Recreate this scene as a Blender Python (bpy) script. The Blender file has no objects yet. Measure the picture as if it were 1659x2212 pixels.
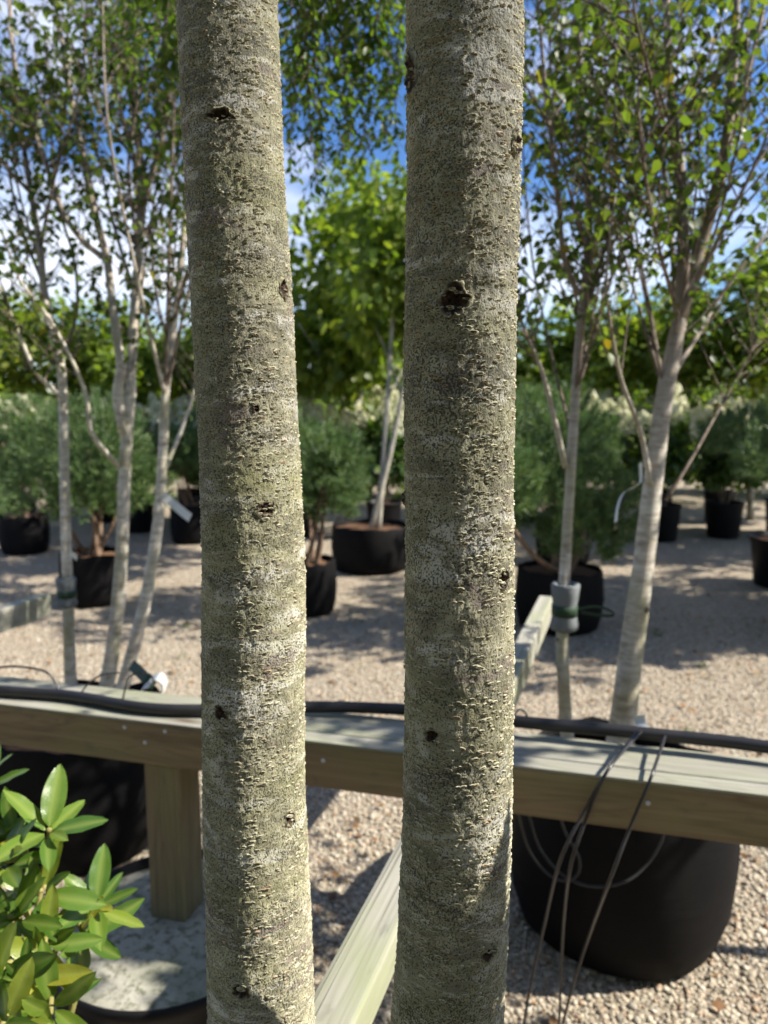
import bpy, bmesh, math, random
import numpy as np
from mathutils import Vector, Matrix

random.seed(7)
RNG = np.random.default_rng(11)
scene = bpy.context.scene
COL = scene.collection
rad = math.radians

# ------------------------------------------------------------------ camera
CAM_H = 1.5
PITCH = math.atan2(226.0, 1597.0)
FPX = 1597.0                      # focal length in units of a 1659 x 2212 frame
cam_data = bpy.data.cameras.new('camera')
cam = bpy.data.objects.new('camera', cam_data)
COL.objects.link(cam)
cam.location = (0, 0, CAM_H)
cam.rotation_euler = (math.pi / 2 - PITCH, 0, 0)
cam_data.sensor_fit = 'VERTICAL'
cam_data.sensor_height = 36.0
cam_data.sensor_width = 27.0
cam_data.lens = 36.0 * FPX / 2212.0
cam_data.clip_start = 0.02
cam_data.clip_end = 2000
cam_data.dof.use_dof = True
cam_data.dof.focus_distance = 0.60
cam_data.dof.aperture_fstop = 6.6
cam_data.dof.aperture_blades = 0
scene.camera = cam

# ------------------------------------------------------------------ light
SUN_AZ = 92.5      # clockwise from +Y
SUN_EL = 41.0
w = bpy.data.worlds.new('World')
scene.world = w
w.use_nodes = True
nt = w.node_tree
nt.nodes.clear()
out = nt.nodes.new('ShaderNodeOutputWorld')
bg = nt.nodes.new('ShaderNodeBackground')
sky = nt.nodes.new('ShaderNodeTexSky')
sky.sky_type = 'NISHITA'
sky.sun_disc = False
sky.sun_elevation = rad(SUN_EL)
sky.sun_rotation = rad(SUN_AZ)
sky.air_density = 1.0
sky.dust_density = 0.25
sky.ozone_density = 3.0
hsv = nt.nodes.new('ShaderNodeHueSaturation')
hsv.inputs['Saturation'].default_value = 1.26
hsv.inputs['Value'].default_value = 1.65
hsv.inputs['Hue'].default_value = 0.512
tc = nt.nodes.new('ShaderNodeTexCoord')
mp = nt.nodes.new('ShaderNodeMapping')
mp.inputs['Scale'].default_value = (1.0, 1.0, 2.6)
mp.inputs['Location'].default_value = (3.1, 0.4, 0.2)
n1 = nt.nodes.new('ShaderNodeTexNoise')
n1.inputs['Scale'].default_value = 2.6
n1.inputs['Detail'].default_value = 7
n1.inputs['Roughness'].default_value = 0.58
n1.inputs['Distortion'].default_value = 0.5
cr = nt.nodes.new('ShaderNodeValToRGB')
cr.color_ramp.elements[0].position = 0.48
cr.color_ramp.elements[0].color = (0, 0, 0, 1)
cr.color_ramp.elements[1].position = 0.70
cr.color_ramp.elements[1].color = (0.9, 0.9, 0.9, 1)
mx = nt.nodes.new('ShaderNodeMix')
mx.data_type = 'RGBA'
mx.inputs['B'].default_value = (13.5, 14.0, 15.2, 1)
nt.links.new(sky.outputs[0], hsv.inputs['Color'])
nt.links.new(tc.outputs['Generated'], mp.inputs['Vector'])
nt.links.new(mp.outputs[0], n1.inputs['Vector'])
nt.links.new(n1.outputs['Fac'], cr.inputs[0])
nt.links.new(cr.outputs[0], mx.inputs['Factor'])
nt.links.new(hsv.outputs[0], mx.inputs['A'])
nt.links.new(mx.outputs['Result'], bg.inputs['Color'])
bg.inputs['Strength'].default_value = 0.05
nt.links.new(bg.outputs[0], out.inputs['Surface'])

sun_data = bpy.data.lights.new('sun', 'SUN')
sun = bpy.data.objects.new('sun', sun_data)
COL.objects.link(sun)
sun_data.energy = 5.0
sun_data.angle = rad(0.53)
sun_data.color = (1.0, 0.94, 0.84)
SUN_DIR = Vector((math.sin(rad(SUN_AZ)) * math.cos(rad(SUN_EL)),
                  math.cos(rad(SUN_AZ)) * math.cos(rad(SUN_EL)),
                  math.sin(rad(SUN_EL))))
sun.location = SUN_DIR * 30
sun.rotation_euler = SUN_DIR.to_track_quat('Z', 'Y').to_euler()

vs = scene.view_settings
vs.view_transform = 'Standard'
vs.look = 'None'
vs.exposure = 1.12
vs.gamma = 1.0
vs.use_curve_mapping = False
scene.cycles.use_denoising = True
scene.cycles.use_adaptive_sampling = True
scene.cycles.adaptive_threshold = 0.02
scene.cycles.max_bounces = 4
scene.cycles.diffuse_bounces = 2
scene.cycles.glossy_bounces = 2
scene.cycles.transmission_bounces = 4
scene.cycles.transparent_max_bounces = 4
scene.cycles.sample_clamp_indirect = 6
scene.cycles.caustics_reflective = False
scene.cycles.caustics_refractive = False

# ------------------------------------------------------------------ places
CP, SP = math.cos(PITCH), math.sin(PITCH)


def at(px, py, depth=None, z=None, Y=None):
    """World point seen at (px, py) of the 1659 x 2212 frame at a depth, a height or a distance."""
    u = (px - 829.5) / FPX
    v = (py - 1106.0) / FPX
    d = Vector((u, CP - v * SP, -SP - v * CP))
    if depth is None:
        if z is not None:
            depth = (z - CAM_H) / d.z
        else:
            depth = Y / d.y
    return Vector((0, 0, CAM_H)) + d * depth


# ------------------------------------------------------------------ helpers
def tag(o, label=None, cat=None, group=None, kind=None):
    if label: o['label'] = label
    if cat: o['category'] = cat
    if group: o['group'] = group
    if kind: o['kind'] = kind
    return o


def empty(name, loc=(0, 0, 0), label=None, cat=None, group=None, rz=0.0):
    o = bpy.data.objects.new(name, None)
    o.empty_display_size = 0.1
    o.location = loc
    o.rotation_euler = (0, 0, rz)
    COL.objects.link(o)
    return tag(o, label, cat, group)


def link(name, mesh, mat=None, parent=None, smooth=None):
    o = bpy.data.objects.new(name, mesh)
    COL.objects.link(o)
    if mat is not None and len(mesh.materials) == 0:
        mesh.materials.append(mat)
    if smooth is not None:
        mesh.polygons.foreach_set('use_smooth', [smooth] * len(mesh.polygons))
    if parent is not None:
        o.parent = parent
        o.matrix_parent_inverse = Matrix.Identity(4)
        bl = parent.location
        if parent.parent is None and any(abs(c) > 1e-9 for c in parent.rotation_euler):
            pass
    return o


def mesh_np(name, verts, faces):
    """Mesh from an (N,3) array and an (M,k) array of polygons of one size."""
    verts = np.asarray(verts, dtype=np.float32)
    faces = np.asarray(faces, dtype=np.int32)
    me = bpy.data.meshes.new(name)
    me.vertices.add(len(verts))
    me.vertices.foreach_set('co', verts.ravel())
    k = faces.shape[1]
    me.loops.add(faces.size)
    me.loops.foreach_set('vertex_index', faces.ravel())
    me.polygons.add(len(faces))
    me.polygons.foreach_set('loop_start', np.arange(0, faces.size, k, dtype=np.int32))
    me.update(calc_edges=True)
    return me


def mesh_py(name, verts, faces):
    me = bpy.data.meshes.new(name)
    me.from_pydata([tuple(v) for v in verts], [], faces)
    me.update()
    return me


class Acc:
    """Collects polygons of mixed sizes into one mesh."""
    def __init__(self):
        self.v, self.f = [], []

    def add(self, v, f):
        o = len(self.v)
        self.v.extend([tuple(p) for p in v])
        self.f.extend([tuple(i + o for i in q) for q in f])

    def mesh(self, name):
        return mesh_py(name, self.v, self.f)


def catmull(pts, n):
    P = [Vector(p) for p in pts]
    if len(P) < 3:
        return [P[0].lerp(P[-1], i / n) for i in range(n + 1)]
    P = [P[0] * 2 - P[1]] + P + [P[-1] * 2 - P[-2]]
    seg = len(P) - 3
    res = []
    for i in range(n + 1):
        t = i / n * seg
        k = min(int(t), seg - 1)
        t -= k
        a, b, c, d = P[k:k + 4]
        res.append(0.5 * ((2 * b) + (c - a) * t + (2 * a - 5 * b + 4 * c - d) * t * t + (3 * b - a - 3 * c + d) * t ** 3))
    return res


def tube_geo(pts, radii, sides=8, cap=True, wob=0.0):
    """Tube along points; returns verts, faces."""
    pts = [Vector(p) for p in pts]
    n = len(pts)
    if not hasattr(radii, '__len__'):
        radii = [radii] * n
    v, f = [], []
    up = Vector((0.13, 0.21, 0.97))
    prev = None
    for i in range(n):
        t = (pts[min(i + 1, n - 1)] - pts[max(i - 1, 0)])
        if t.length < 1e-9:
            t = Vector((0, 0, 1))
        t.normalize()
        if prev is None:
            a = t.orthogonal().normalized()
        else:
            a = (prev - t * prev.dot(t))
            a = a.normalized() if a.length > 1e-6 else t.orthogonal().normalized()
        prev = a
        b = t.cross(a)
        for k in range(sides):
            an = 2 * math.pi * k / sides
            r = radii[i] * (1 + (random.uniform(-wob, wob) if wob else 0))
            v.append(pts[i] + (a * math.cos(an) + b * math.sin(an)) * r)
    for i in range(n - 1):
        for k in range(sides):
            k2 = (k + 1) % sides
            f.append((i * sides + k, i * sides + k2, (i + 1) * sides + k2, (i + 1) * sides + k))
    if cap:
        f.append(tuple(range(sides - 1, -1, -1)))
        f.append(tuple((n - 1) * sides + k for k in range(sides)))
    return v, f


def lathe_geo(profile, seg=48, cx=0.0, cy=0.0, wob=None):
    v, f = [], []
    for (r, z) in profile:
        for k in range(seg):
            a = 2 * math.pi * k / seg
            rr, zz = (r, z) if wob is None else wob(r, z, a)
            v.append((cx + rr * math.cos(a), cy + rr * math.sin(a), zz))
    for i in range(len(profile) - 1):
        for k in range(seg):
            k2 = (k + 1) % seg
            f.append((i * seg + k, i * seg + k2, (i + 1) * seg + k2, (i + 1) * seg + k))
    return v, f


def box_mesh(name, sx, sy, sz, bevel=0.003):
    bm = bmesh.new()
    bmesh.ops.create_cube(bm, size=1.0)
    bmesh.ops.scale(bm, vec=(sx, sy, sz), verts=bm.verts)
    if bevel:
        bmesh.ops.bevel(bm, geom=list(bm.edges), offset=bevel, segments=2, affect='EDGES', profile=0.6)
    me = bpy.data.meshes.new(name)
    bm.to_mesh(me)
    bm.free()
    return me


def beam(name, a, b, width, height, mat, parent, top=True, bevel=0.003):
    """A board from a to b; a and b lie on the middle of its top face."""
    a, b = Vector(a), Vector(b)
    d = b - a
    L = d.length
    me = box_mesh(name, L, width, height, bevel)
    o = link(name, me, mat, parent)
    x = d.normalized()
    y = Vector((0, 0, 1)).cross(x).normalized()
    zz = x.cross(y)
    m = Matrix((x, y, zz)).transposed().to_4x4()
    m.translation = (a + b) / 2 - zz * (height / 2 if top else 0)
    if parent is not None:
        m = Matrix.Translation(-Vector(parent.location)) @ m
    o.matrix_basis = m
    return o


# ------------------------------------------------------------------ materials
class NM:
    """Small helper for node materials."""
    def __init__(self, name):
        self.m = bpy.data.materials.new(name)
        self.m.use_nodes = True
        self.t = self.m.node_tree
        self.t.nodes.clear()
        self.out = self.t.nodes.new('ShaderNodeOutputMaterial')

    def n(self, typ, **kw):
        nd = self.t.nodes.new(typ)
        for k, v in kw.items():
            if k.startswith('_'):
                setattr(nd, k[1:], v)
            else:
                key = k.replace('__', ' ')
                nd.inputs[key].default_value = v
        return nd

    def l(self, a, b):
        self.t.links.new(a, b)

    def coord(self, scale=(1, 1, 1), kind='Object', loc=(0, 0, 0), rot=(0, 0, 0)):
        c = self.n('ShaderNodeTexCoord')
        m = self.n('ShaderNodeMapping')
        m.inputs['Scale'].default_value = scale
        m.inputs['Location'].default_value = loc
        m.inputs['Rotation'].default_value = rot
        self.l(c.outputs[kind], m.inputs['Vector'])
        return m.outputs[0]

    def noise(self, vec, scale, detail=4, rough=0.55, dist=0.0):
        nd = self.n('ShaderNodeTexNoise')
        nd.inputs['Scale'].default_value = scale
        nd.inputs['Detail'].default_value = detail
        nd.inputs['Roughness'].default_value = rough
        nd.inputs['Distortion'].default_value = dist
        if vec is not None:
            self.l(vec, nd.inputs['Vector'])
        return nd.outputs['Fac']

    def ramp(self, fac, stops, interp='LINEAR'):
        nd = self.n('ShaderNodeValToRGB')
        cr = nd.color_ramp
        cr.interpolation = interp
        while len(cr.elements) > 1:
            cr.elements.remove(cr.elements[0])
        for i, (p, c) in enumerate(stops):
            c = c if hasattr(c, '__len__') else (c, c, c)
            e = cr.elements[0] if i == 0 else cr.elements.new(p)
            e.position = p
            e.color = (c[0], c[1], c[2], 1)
        self.l(fac, nd.inputs[0])
        return nd.outputs[0]

    def mix(self, fac, a, b, mode='MIX'):
        nd = self.n('ShaderNodeMix', _data_type='RGBA', _blend_type=mode)
        for key, val in (('Factor', fac), ('A', a), ('B', b)):
            if hasattr(val, 'is_output') or hasattr(val, 'links'):
                self.l(val, nd.inputs[key])
            elif key == 'Factor':
                nd.inputs[key].default_value = val
            else:
                nd.inputs[key].default_value = (val[0], val[1], val[2], 1)
        return nd.outputs['Result']

    def math(self, op, a, b=None, clamp=False):
        nd = self.n('ShaderNodeMath', _operation=op, _use_clamp=clamp)
        for i, val in enumerate((a, b)):
            if val is None:
                continue
            if hasattr(val, 'links'):
                self.l(val, nd.inputs[i])
            else:
                nd.inputs[i].default_value = val
        return nd.outputs[0]

    def bump(self, h, strength, dist):
        nd = self.n('ShaderNodeBump')
        nd.inputs['Strength'].default_value = strength
        nd.inputs['Distance'].default_value = dist
        self.l(h, nd.inputs['Height'])
        return nd.outputs[0]

    def rnd(self):
        """One random number per leaf / stone, whether single object, instance or joined island."""
        oi = self.n('ShaderNodeObjectInfo')
        g = self.n('ShaderNodeNewGeometry')
        s = self.math('ADD', oi.outputs['Random'], g.outputs['Random Per Island'])
        return self.math('FRACT', s)

    def surf(self, col, rough=0.7, normal=None, spec=0.4, metal=0.0, coat=0.0):
        p = self.n('ShaderNodeBsdfPrincipled')
        if hasattr(col, 'links'):
            self.l(col, p.inputs['Base Color'])
        else:
            p.inputs['Base Color'].default_value = (col[0], col[1], col[2], 1)
        if hasattr(rough, 'links'):
            self.l(rough, p.inputs['Roughness'])
        else:
            p.inputs['Roughness'].default_value = rough
        p.inputs['Specular IOR Level'].default_value = spec
        p.inputs['Metallic'].default_value = metal
        if normal is not None:
            self.l(normal, p.inputs['Normal'])
        self.l(p.outputs[0], self.out.inputs['Surface'])
        return p


def leaf_mat(name, stops, trans=0.45, rough=0.45, spec=0.4, tint=(1.25, 1.35, 0.45), vein=None):
    q = NM(name)
    c = q.ramp(q.rnd(), stops)
    n = q.noise(q.coord((1, 1, 1)), 60, 3)
    c = q.mix(q.ramp(n, [(0.3, 0.0), (0.8, 0.35)]), c, (0.03, 0.05, 0.01))
    p = q.surf(c, rough, None, spec)
    tr = q.n('ShaderNodeBsdfTranslucent')
    tcol = q.mix(1.0, c, tint, 'MULTIPLY')
    q.l(tcol, tr.inputs['Color'])
    ms = q.n('ShaderNodeMixShader')
    ms.inputs[0].default_value = trans
    q.l(p.outputs[0], ms.inputs[1])
    q.l(tr.outputs[0], ms.inputs[2])
    q.l(ms.outputs[0], q.out.inputs['Surface'])
    return q.m


def bark_front():
    q = NM('mottled_bark')
    pos = q.coord((1, 1, 1))
    # large patches, stretched round the stem
    big = q.noise(q.coord((9, 9, 26)), 1.0, 5, 0.6, 0.4)
    med = q.noise(q.coord((26, 26, 60), loc=(3, 1, 2)), 1.0, 5, 0.62, 0.5)
    fine = q.noise(q.coord((640, 640, 600)), 1.0, 2, 0.6)
    vert = q.noise(q.coord((520, 520, 200), loc=(1, 5, 2)), 1.0, 3, 0.6)
    base = q.ramp(med, [(0.28, (0.14, 0.128, 0.084)), (0.45, (0.26, 0.242, 0.16)), (0.58, (0.41, 0.385, 0.258)), (0.74, (0.55, 0.52, 0.365))])
    # pale lichen crust
    whit = q.ramp(q.noise(q.coord((13, 13, 42), loc=(7, 2, 9)), 1.0, 6, 0.65, 0.6), [(0.53, 0.0), (0.61, 0.85)])
    base = q.mix(whit, base, (0.66, 0.64, 0.565))
    strk = q.ramp(q.noise(q.coord((55, 55, 330), loc=(3, 3, 3)), 1.0, 4, 0.6, 0.3), [(0.56, 0.0), (0.66, 0.65)])
    base = q.mix(strk, base, (0.64, 0.615, 0.50))
    # smooth violet-brown bare bark
    pur = q.ramp(q.noise(q.coord((11, 11, 30), loc=(1, 8, 4)), 1.0, 6, 0.62, 0.8), [(0.585, 0.0), (0.65, 0.75)])
    base = q.mix(pur, base, (0.25, 0.195, 0.175))
    # green algae film
    grn = q.ramp(q.noise(q.coord((7, 7, 12), loc=(4, 4, 1)), 1.0, 4, 0.6), [(0.45, 0.0), (0.70, 0.65)])
    base = q.mix(grn, base, (0.33, 0.325, 0.145))
    # fine black specks and hair cracks
    dens = q.ramp(big, [(0.3, 0.0), (0.72, 0.09)])
    mott = q.ramp(q.noise(q.coord((17, 17, 34), loc=(6, 6, 2)), 1.0, 4, 0.6, 0.4), [(0.35, -0.0), (0.65, 0.08)])
    sp = q.math('ADD', q.math('ADD', fine, dens), mott)
    speck = q.ramp(sp, [(0.595, 0.0), (0.675, 0.9)])
    stain = q.ramp(q.noise(q.coord((5, 5, 5), loc=(2, 9, 3)), 1.0, 5, 0.62, 0.6), [(0.46, 0.0), (0.68, 0.42)])
    base = q.mix(stain, base, (0.15, 0.145, 0.088))
    base = q.mix(speck, base, (0.050, 0.050, 0.034))
    crack = q.ramp(vert, [(0.31, 0.7), (0.40, 0.0)])
    base = q.mix(crack, base, (0.085, 0.08, 0.055))
    hgt = q.math('ADD', q.math('MULTIPLY', fine, -0.8), q.math('MULTIPLY', vert, 0.9))
    nb = q.bump(hgt, 0.7, 0.0016)
    pb = q.surf(base, 0.78, nb, 0.3)
    pb.inputs['Diffuse Roughness'].default_value = 1.0
    return q.m


def lenticel_mat():
    q = NM('lenticel_cork')
    at_ = q.n('ShaderNodeAttribute', _attribute_name='slit')
    c = q.ramp(q.rnd(), [(0.0, (0.30, 0.27, 0.18)), (0.45, (0.44, 0.42, 0.29)), (0.85, (0.52, 0.49, 0.36)), (1.0, (0.36, 0.26, 0.17))])
    n = q.noise(q.coord((400, 400, 400)), 1.0, 2)
    c = q.mix(q.ramp(n, [(0.45, 0.0), (0.65, 0.6)]), c, (0.10, 0.09, 0.06))
    c = q.mix(at_.outputs['Fac'], c, (0.07, 0.045, 0.03))
    q.surf(c, 0.85, None, 0.25)
    return q.m


def knot_mat():
    q = NM('knot_wood')
    a = q.n('ShaderNodeAttribute', _attribute_name='core')
    n = q.noise(q.coord((220, 220, 220)), 1.0, 5, 0.7)
    dark = q.ramp(n, [(0.38, (0.016, 0.012, 0.009)), (0.56, (0.06, 0.036, 0.024)), (0.70, (0.20, 0.10, 0.055))])
    edge = q.ramp(q.noise(q.coord((150, 150, 150), loc=(2, 2, 2)), 1.0, 4), [(0.35, (0.10, 0.09, 0.06)), (0.6, (0.36, 0.335, 0.215)), (0.75, (0.50, 0.48, 0.32))])
    c = q.mix(a.outputs['Fac'], edge, dark)
    q.surf(c, 0.85, q.bump(n, 0.9, 0.004), 0.25)
    return q.m


def birch_mat(name='birch_bark', k=1.0, brown=1.3):
    q = NM(name)
    med = q.noise(q.coord((16, 16, 60)), 1.0, 5, 0.6, 0.5)
    base = q.ramp(med, [(0.3, [k * c_ for c_ in (0.24, 0.205, 0.16)]), (0.48, [k * c_ for c_ in (0.42, 0.38, 0.315)]), (0.65, [k * c_ for c_ in (0.56, 0.53, 0.46)])])
    gr = q.ramp(q.noise(q.coord((9, 9, 3), loc=(2, 3, 4)), 1.0, 4), [(0.50, 0.0), (0.66, 0.7)])
    base = q.mix(gr, base, (0.27, 0.26, 0.13))
    li = q.ramp(q.noise(q.coord((30, 30, 240), loc=(5, 1, 1)), 1.0, 3), [(0.60, 0.0), (0.68, 0.6)])
    base = q.mix(li, base, (0.13, 0.10, 0.08))
    sp_ = q.n('ShaderNodeSeparateXYZ')
    q.l(q.coord((1, 1, 1)), sp_.inputs[0])
    young = q.ramp(q.math('ADD', q.math('MULTIPLY', sp_.outputs[2], 0.25), q.math('MULTIPLY', med, 0.12)), [(0.25 * brown, 0.0), (0.25 * brown + 0.16, 0.75)])
    base = q.mix(young, base, (0.15, 0.105, 0.075))
    q.surf(base, 0.7, q.bump(med, 0.4, 0.004), 0.3)
    return q.m


def simple_bark(name, c0, c1, c2, scale=40):
    q = NM(name)
    n = q.noise(q.coord((scale, scale, scale * 0.35)), 1.0, 5, 0.62, 0.3)
    c = q.ramp(n, [(0.3, c0), (0.5, c1), (0.7, c2)])
    q.surf(c, 0.85, q.bump(n, 0.6, 0.006), 0.2)
    return q.m


def timber_mat(name, light, dark, green=0.4, seed=0.0, weather=0.0):
    q = NM(name)
    g = q.noise(q.coord((1.6, 55, 55), loc=(seed, seed * 2, 1)), 1.0, 5, 0.62, 0.25)
    rings = q.noise(q.coord((0.9, 9, 9), loc=(seed + 4, 2, seed)), 1.0, 3, 0.5, 1.2)
    wv = q.math('FRACT', q.math('MULTIPLY', rings, 9.0))
    c = q.ramp(g, [(0.28, dark), (0.52, [(a + b) / 2 for a, b in zip(light, dark)]), (0.75, light)])
    c = q.mix(q.ramp(wv, [(0.0, 0.35), (0.25, 0.0), (0.85, 0.0), (1.0, 0.35)]), c, [x * 0.55 for x in dark])
    alg = q.ramp(q.noise(q.coord((2.2, 7, 7), loc=(1, seed, 3)), 1.0, 5, 0.65), [(0.46, 0.0), (0.66, green)])
    c = q.mix(alg, c, (0.20, 0.235, 0.085))
    blot = q.ramp(q.noise(q.coord((14, 26, 26), loc=(seed, 6, 3)), 1.0, 5, 0.6), [(0.60, 0.0), (0.72, 0.5)])
    c = q.mix(blot, c, (0.10, 0.10, 0.07))
    if weather:
        c = q.mix(weather, c, (0.44, 0.44, 0.38))
    kv_ = q.n('ShaderNodeTexVoronoi', _feature='F1')
    kv_.inputs['Scale'].default_value = 1.0
    q.l(q.coord((2.6, 10, 10), loc=(seed * 1.7, 0.3, seed)), kv_.inputs['Vector'])
    c = q.mix(q.ramp(kv_.outputs['Distance'], [(0.07, 0.85), (0.11, 0.35), (0.2, 0.0)]), c, (0.075, 0.045, 0.022))
    crk = q.ramp(q.noise(q.coord((1.1, 150, 150), loc=(9, seed, 1)), 1.0, 2), [(0.28, 0.75), (0.34, 0.0)])
    c = q.mix(crk, c, (0.06, 0.055, 0.035))
    q.surf(c, 0.75, q.bump(g, 0.5, 0.002), 0.3)
    return q.m


def plastic_black(name, base=(0.012, 0.012, 0.013), rough=0.5, fabric=False, dust=0.25, sp=0.4):
    q = NM(name)
    n = q.noise(q.coord((5, 5, 5)), 1.0, 5, 0.6)
    d = q.ramp(n, [(0.45, 0.0), (0.8, dust)])
    c = q.mix(d, base, (0.10, 0.085, 0.068))
    h = q.noise(q.coord((3, 3, 16)), 1.0, 4, 0.6, 0.8)
    nb = q.bump(h, 0.3, 0.012 if fabric else 0.004)
    if fabric:
        wv = q.noise(q.coord((500, 500, 500)), 1.0, 1)
        nb2 = q.n('ShaderNodeBump')
        nb2.inputs['Strength'].default_value = 0.25
        nb2.inputs['Distance'].default_value = 0.001
        q.l(wv, nb2.inputs['Height'])
        q.l(nb, nb2.inputs['Normal'])
        nb = nb2.outputs[0]
    q.surf(c, rough, nb, sp)
    return q.m


def concrete_mat():
    q = NM('mossy_concrete')
    n = q.noise(q.coord((6, 6, 6)), 1.0, 7, 0.65, 0.4)
    f = q.noise(q.coord((45, 45, 45), loc=(2, 0, 1)), 1.0, 6, 0.7)
    c = q.ramp(n, [(0.3, (0.22, 0.215, 0.165)), (0.55, (0.36, 0.345, 0.285)), (0.75, (0.47, 0.45, 0.38))])
    c = q.mix(q.ramp(f, [(0.48, 0.0), (0.62, 0.85)]), c, (0.085, 0.09, 0.05))
    c = q.mix(q.ramp(q.noise(q.coord((2.5, 2.5, 2.5), loc=(3, 1, 0)), 1.0, 4), [(0.5, 0.0), (0.7, 0.55)]), c, (0.20, 0.22, 0.14))
    q.surf(c, 0.9, q.bump(f, 0.6, 0.006), 0.2)
    return q.m


def gravel_ground():
    q = NM('gravel_bed')
    v = q.n('ShaderNodeTexVoronoi', _feature='F1')
    v.inputs['Scale'].default_value = 78
    q.l(q.coord((1, 1, 1)), v.inputs['Vector'])
    sep = q.n('ShaderNodeSeparateColor')
    q.l(v.outputs['Color'], sep.inputs[0])
    stops = GRAVEL_STOPS
    c = q.ramp(sep.outputs[0], stops)
    gap = q.ramp(v.outputs['Distance'], [(0.35, 0.0), (0.75, 0.65)])
    c = q.mix(gap, c, (0.16, 0.125, 0.09))
    dirt = q.ramp(q.noise(q.coord((1.1, 1.1, 1.1)), 1.0, 6, 0.6), [(0.45, 0.0), (0.75, 0.55)])
    c = q.mix(dirt, c, (0.30, 0.24, 0.17))
    moss = q.ramp(q.noise(q.coord((2.3, 2.3, 2.3), loc=(8, 3, 0)), 1.0, 6, 0.7), [(0.60, 0.0), (0.74, 0.45)])
    c = q.mix(moss, c, (0.16, 0.17, 0.07))
    h = q.math('SUBTRACT', 1.0, v.outputs['Distance'])
    q.surf(c, 0.9, q.bump(h, 0.8, 0.012), 0.2)
    return q.m


GRAVEL_STOPS = [(0.0, (0.24, 0.205, 0.15)), (0.2, (0.37, 0.32, 0.24)), (0.4, (0.47, 0.415, 0.315)), (0.55, (0.32, 0.29, 0.235)),
                (0.7, (0.43, 0.35, 0.25)), (0.84, (0.55, 0.505, 0.415)), (0.93, (0.40, 0.25, 0.15)), (1.0, (0.19, 0.17, 0.14))]


def stone_mat():
    q = NM('gravel_stone')
    oi = q.n('ShaderNodeObjectInfo')
    c = q.ramp(oi.outputs['Random'], GRAVEL_STOPS)
    n = q.noise(q.coord((40, 40, 40)), 1.0, 3)
    c = q.mix(q.ramp(n, [(0.4, 0.0), (0.7, 0.35)]), c, (0.24, 0.19, 0.14))
    q.surf(c, 0.8, None, 0.3)
    return q.m


def plain(name, col, rough=0.6, spec=0.4, nscale=30, var=0.25):
    q = NM(name)
    n = q.noise(q.coord((nscale,) * 3), 1.0, 4, 0.6)
    c = q.mix(q.ramp(n, [(0.35, 0.0), (0.75, var)]), col, [x * 0.45 for x in col])
    q.surf(c, rough, q.bump(n, 0.25, 0.002), spec)
    return q.m


M = {}
M['bark'] = bark_front()
M['lenticel'] = lenticel_mat()
M['knot'] = knot_mat()
M['birch'] = birch_mat('tan_birch_bark', 1.02, 1.1)
M['white_birch'] = birch_mat('white_birch_bark', 1.22, 1.5)
M['twig'] = simple_bark('twig_bark', (0.07, 0.055, 0.042), (0.16, 0.125, 0.095), (0.30, 0.25, 0.20), 60)
M['pine_bark'] = simple_bark('pine_bark', (0.07, 0.045, 0.03), (0.16, 0.105, 0.07), (0.27, 0.19, 0.13), 30)
M['grey_bark'] = simple_bark('grey_bark', (0.17, 0.16, 0.13), (0.33, 0.31, 0.25), (0.52, 0.49, 0.41), 18)
M['beam_top'] = timber_mat('weathered_deck_timber', (0.36, 0.345, 0.29), (0.17, 0.16, 0.13), 0.35, 1.0, 0.12)
M['beam_front'] = timber_mat('treated_pine_timber', (0.27, 0.20, 0.115), (0.15, 0.108, 0.06), 0.25, 3.0)
M['post'] = timber_mat('post_timber', (0.22, 0.17, 0.10), (0.12, 0.09, 0.052), 0.3, 6.0)
M['arm'] = timber_mat('grey_arm_timber', (0.40, 0.38, 0.32), (0.20, 0.19, 0.15), 0.7, 8.0, 0.15)
M['hose'] = plastic_black('black_pipe', (0.014, 0.014, 0.016), 0.38, False, 0.18)
M['tube'] = plastic_black('black_tubing', (0.016, 0.016, 0.018), 0.32, False, 0.08)
M['pot'] = plastic_black('black_pot_plastic', (0.006, 0.006, 0.007), 0.5, False, 0.07, 0.18)
M['bag'] = plastic_black('black_grow_bag', (0.0055, 0.0053, 0.0058), 0.7, True, 0.06, 0.10)
M['concrete'] = concrete_mat()
M['soil'] = plain('potting_soil', (0.15, 0.085, 0.05), 0.95, 0.1, 60, 0.8)
M['foam'] = plain('grey_foam', (0.15, 0.165, 0.17), 0.75, 0.3, 40, 0.3)
M['strap'] = plain('green_strap', (0.018, 0.045, 0.022), 0.6, 0.3, 90, 0.4)
M['tag'] = plain('white_plastic_tag', (0.70, 0.71, 0.68), 0.4, 0.5, 20, 0.12)
M['steel'] = plain('zinc_screw', (0.55, 0.58, 0.60), 0.35, 0.6, 90, 0.3)
M['ground'] = gravel_ground()
M['stone'] = stone_mat()

GREEN_BIRCH = [(0.0, (0.040, 0.068, 0.018)), (0.35, (0.066, 0.106, 0.024)), (0.65, (0.10, 0.147, 0.03)), (0.88, (0.135, 0.18, 0.036)), (0.985, (0.15, 0.17, 0.035)), (1.0, (0.32, 0.22, 0.03))]
M['birch_leaf'] = leaf_mat('birch_leaf', GREEN_BIRCH, 0.55, 0.42)
M['elm_leaf'] = leaf_mat('small_leaf', [(0.0, (0.05, 0.10, 0.018)), (0.5, (0.085, 0.15, 0.025)), (0.85, (0.13, 0.20, 0.03)), (1.0, (0.19, 0.25, 0.038))], 0.58, 0.45)
M['far_leaf'] = leaf_mat('broad_leaf', [(0.0, (0.09, 0.15, 0.026)), (0.4, (0.165, 0.23, 0.038)), (0.75, (0.24, 0.305, 0.052)), (1.0, (0.33, 0.37, 0.075))], 0.58, 0.45)
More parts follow.
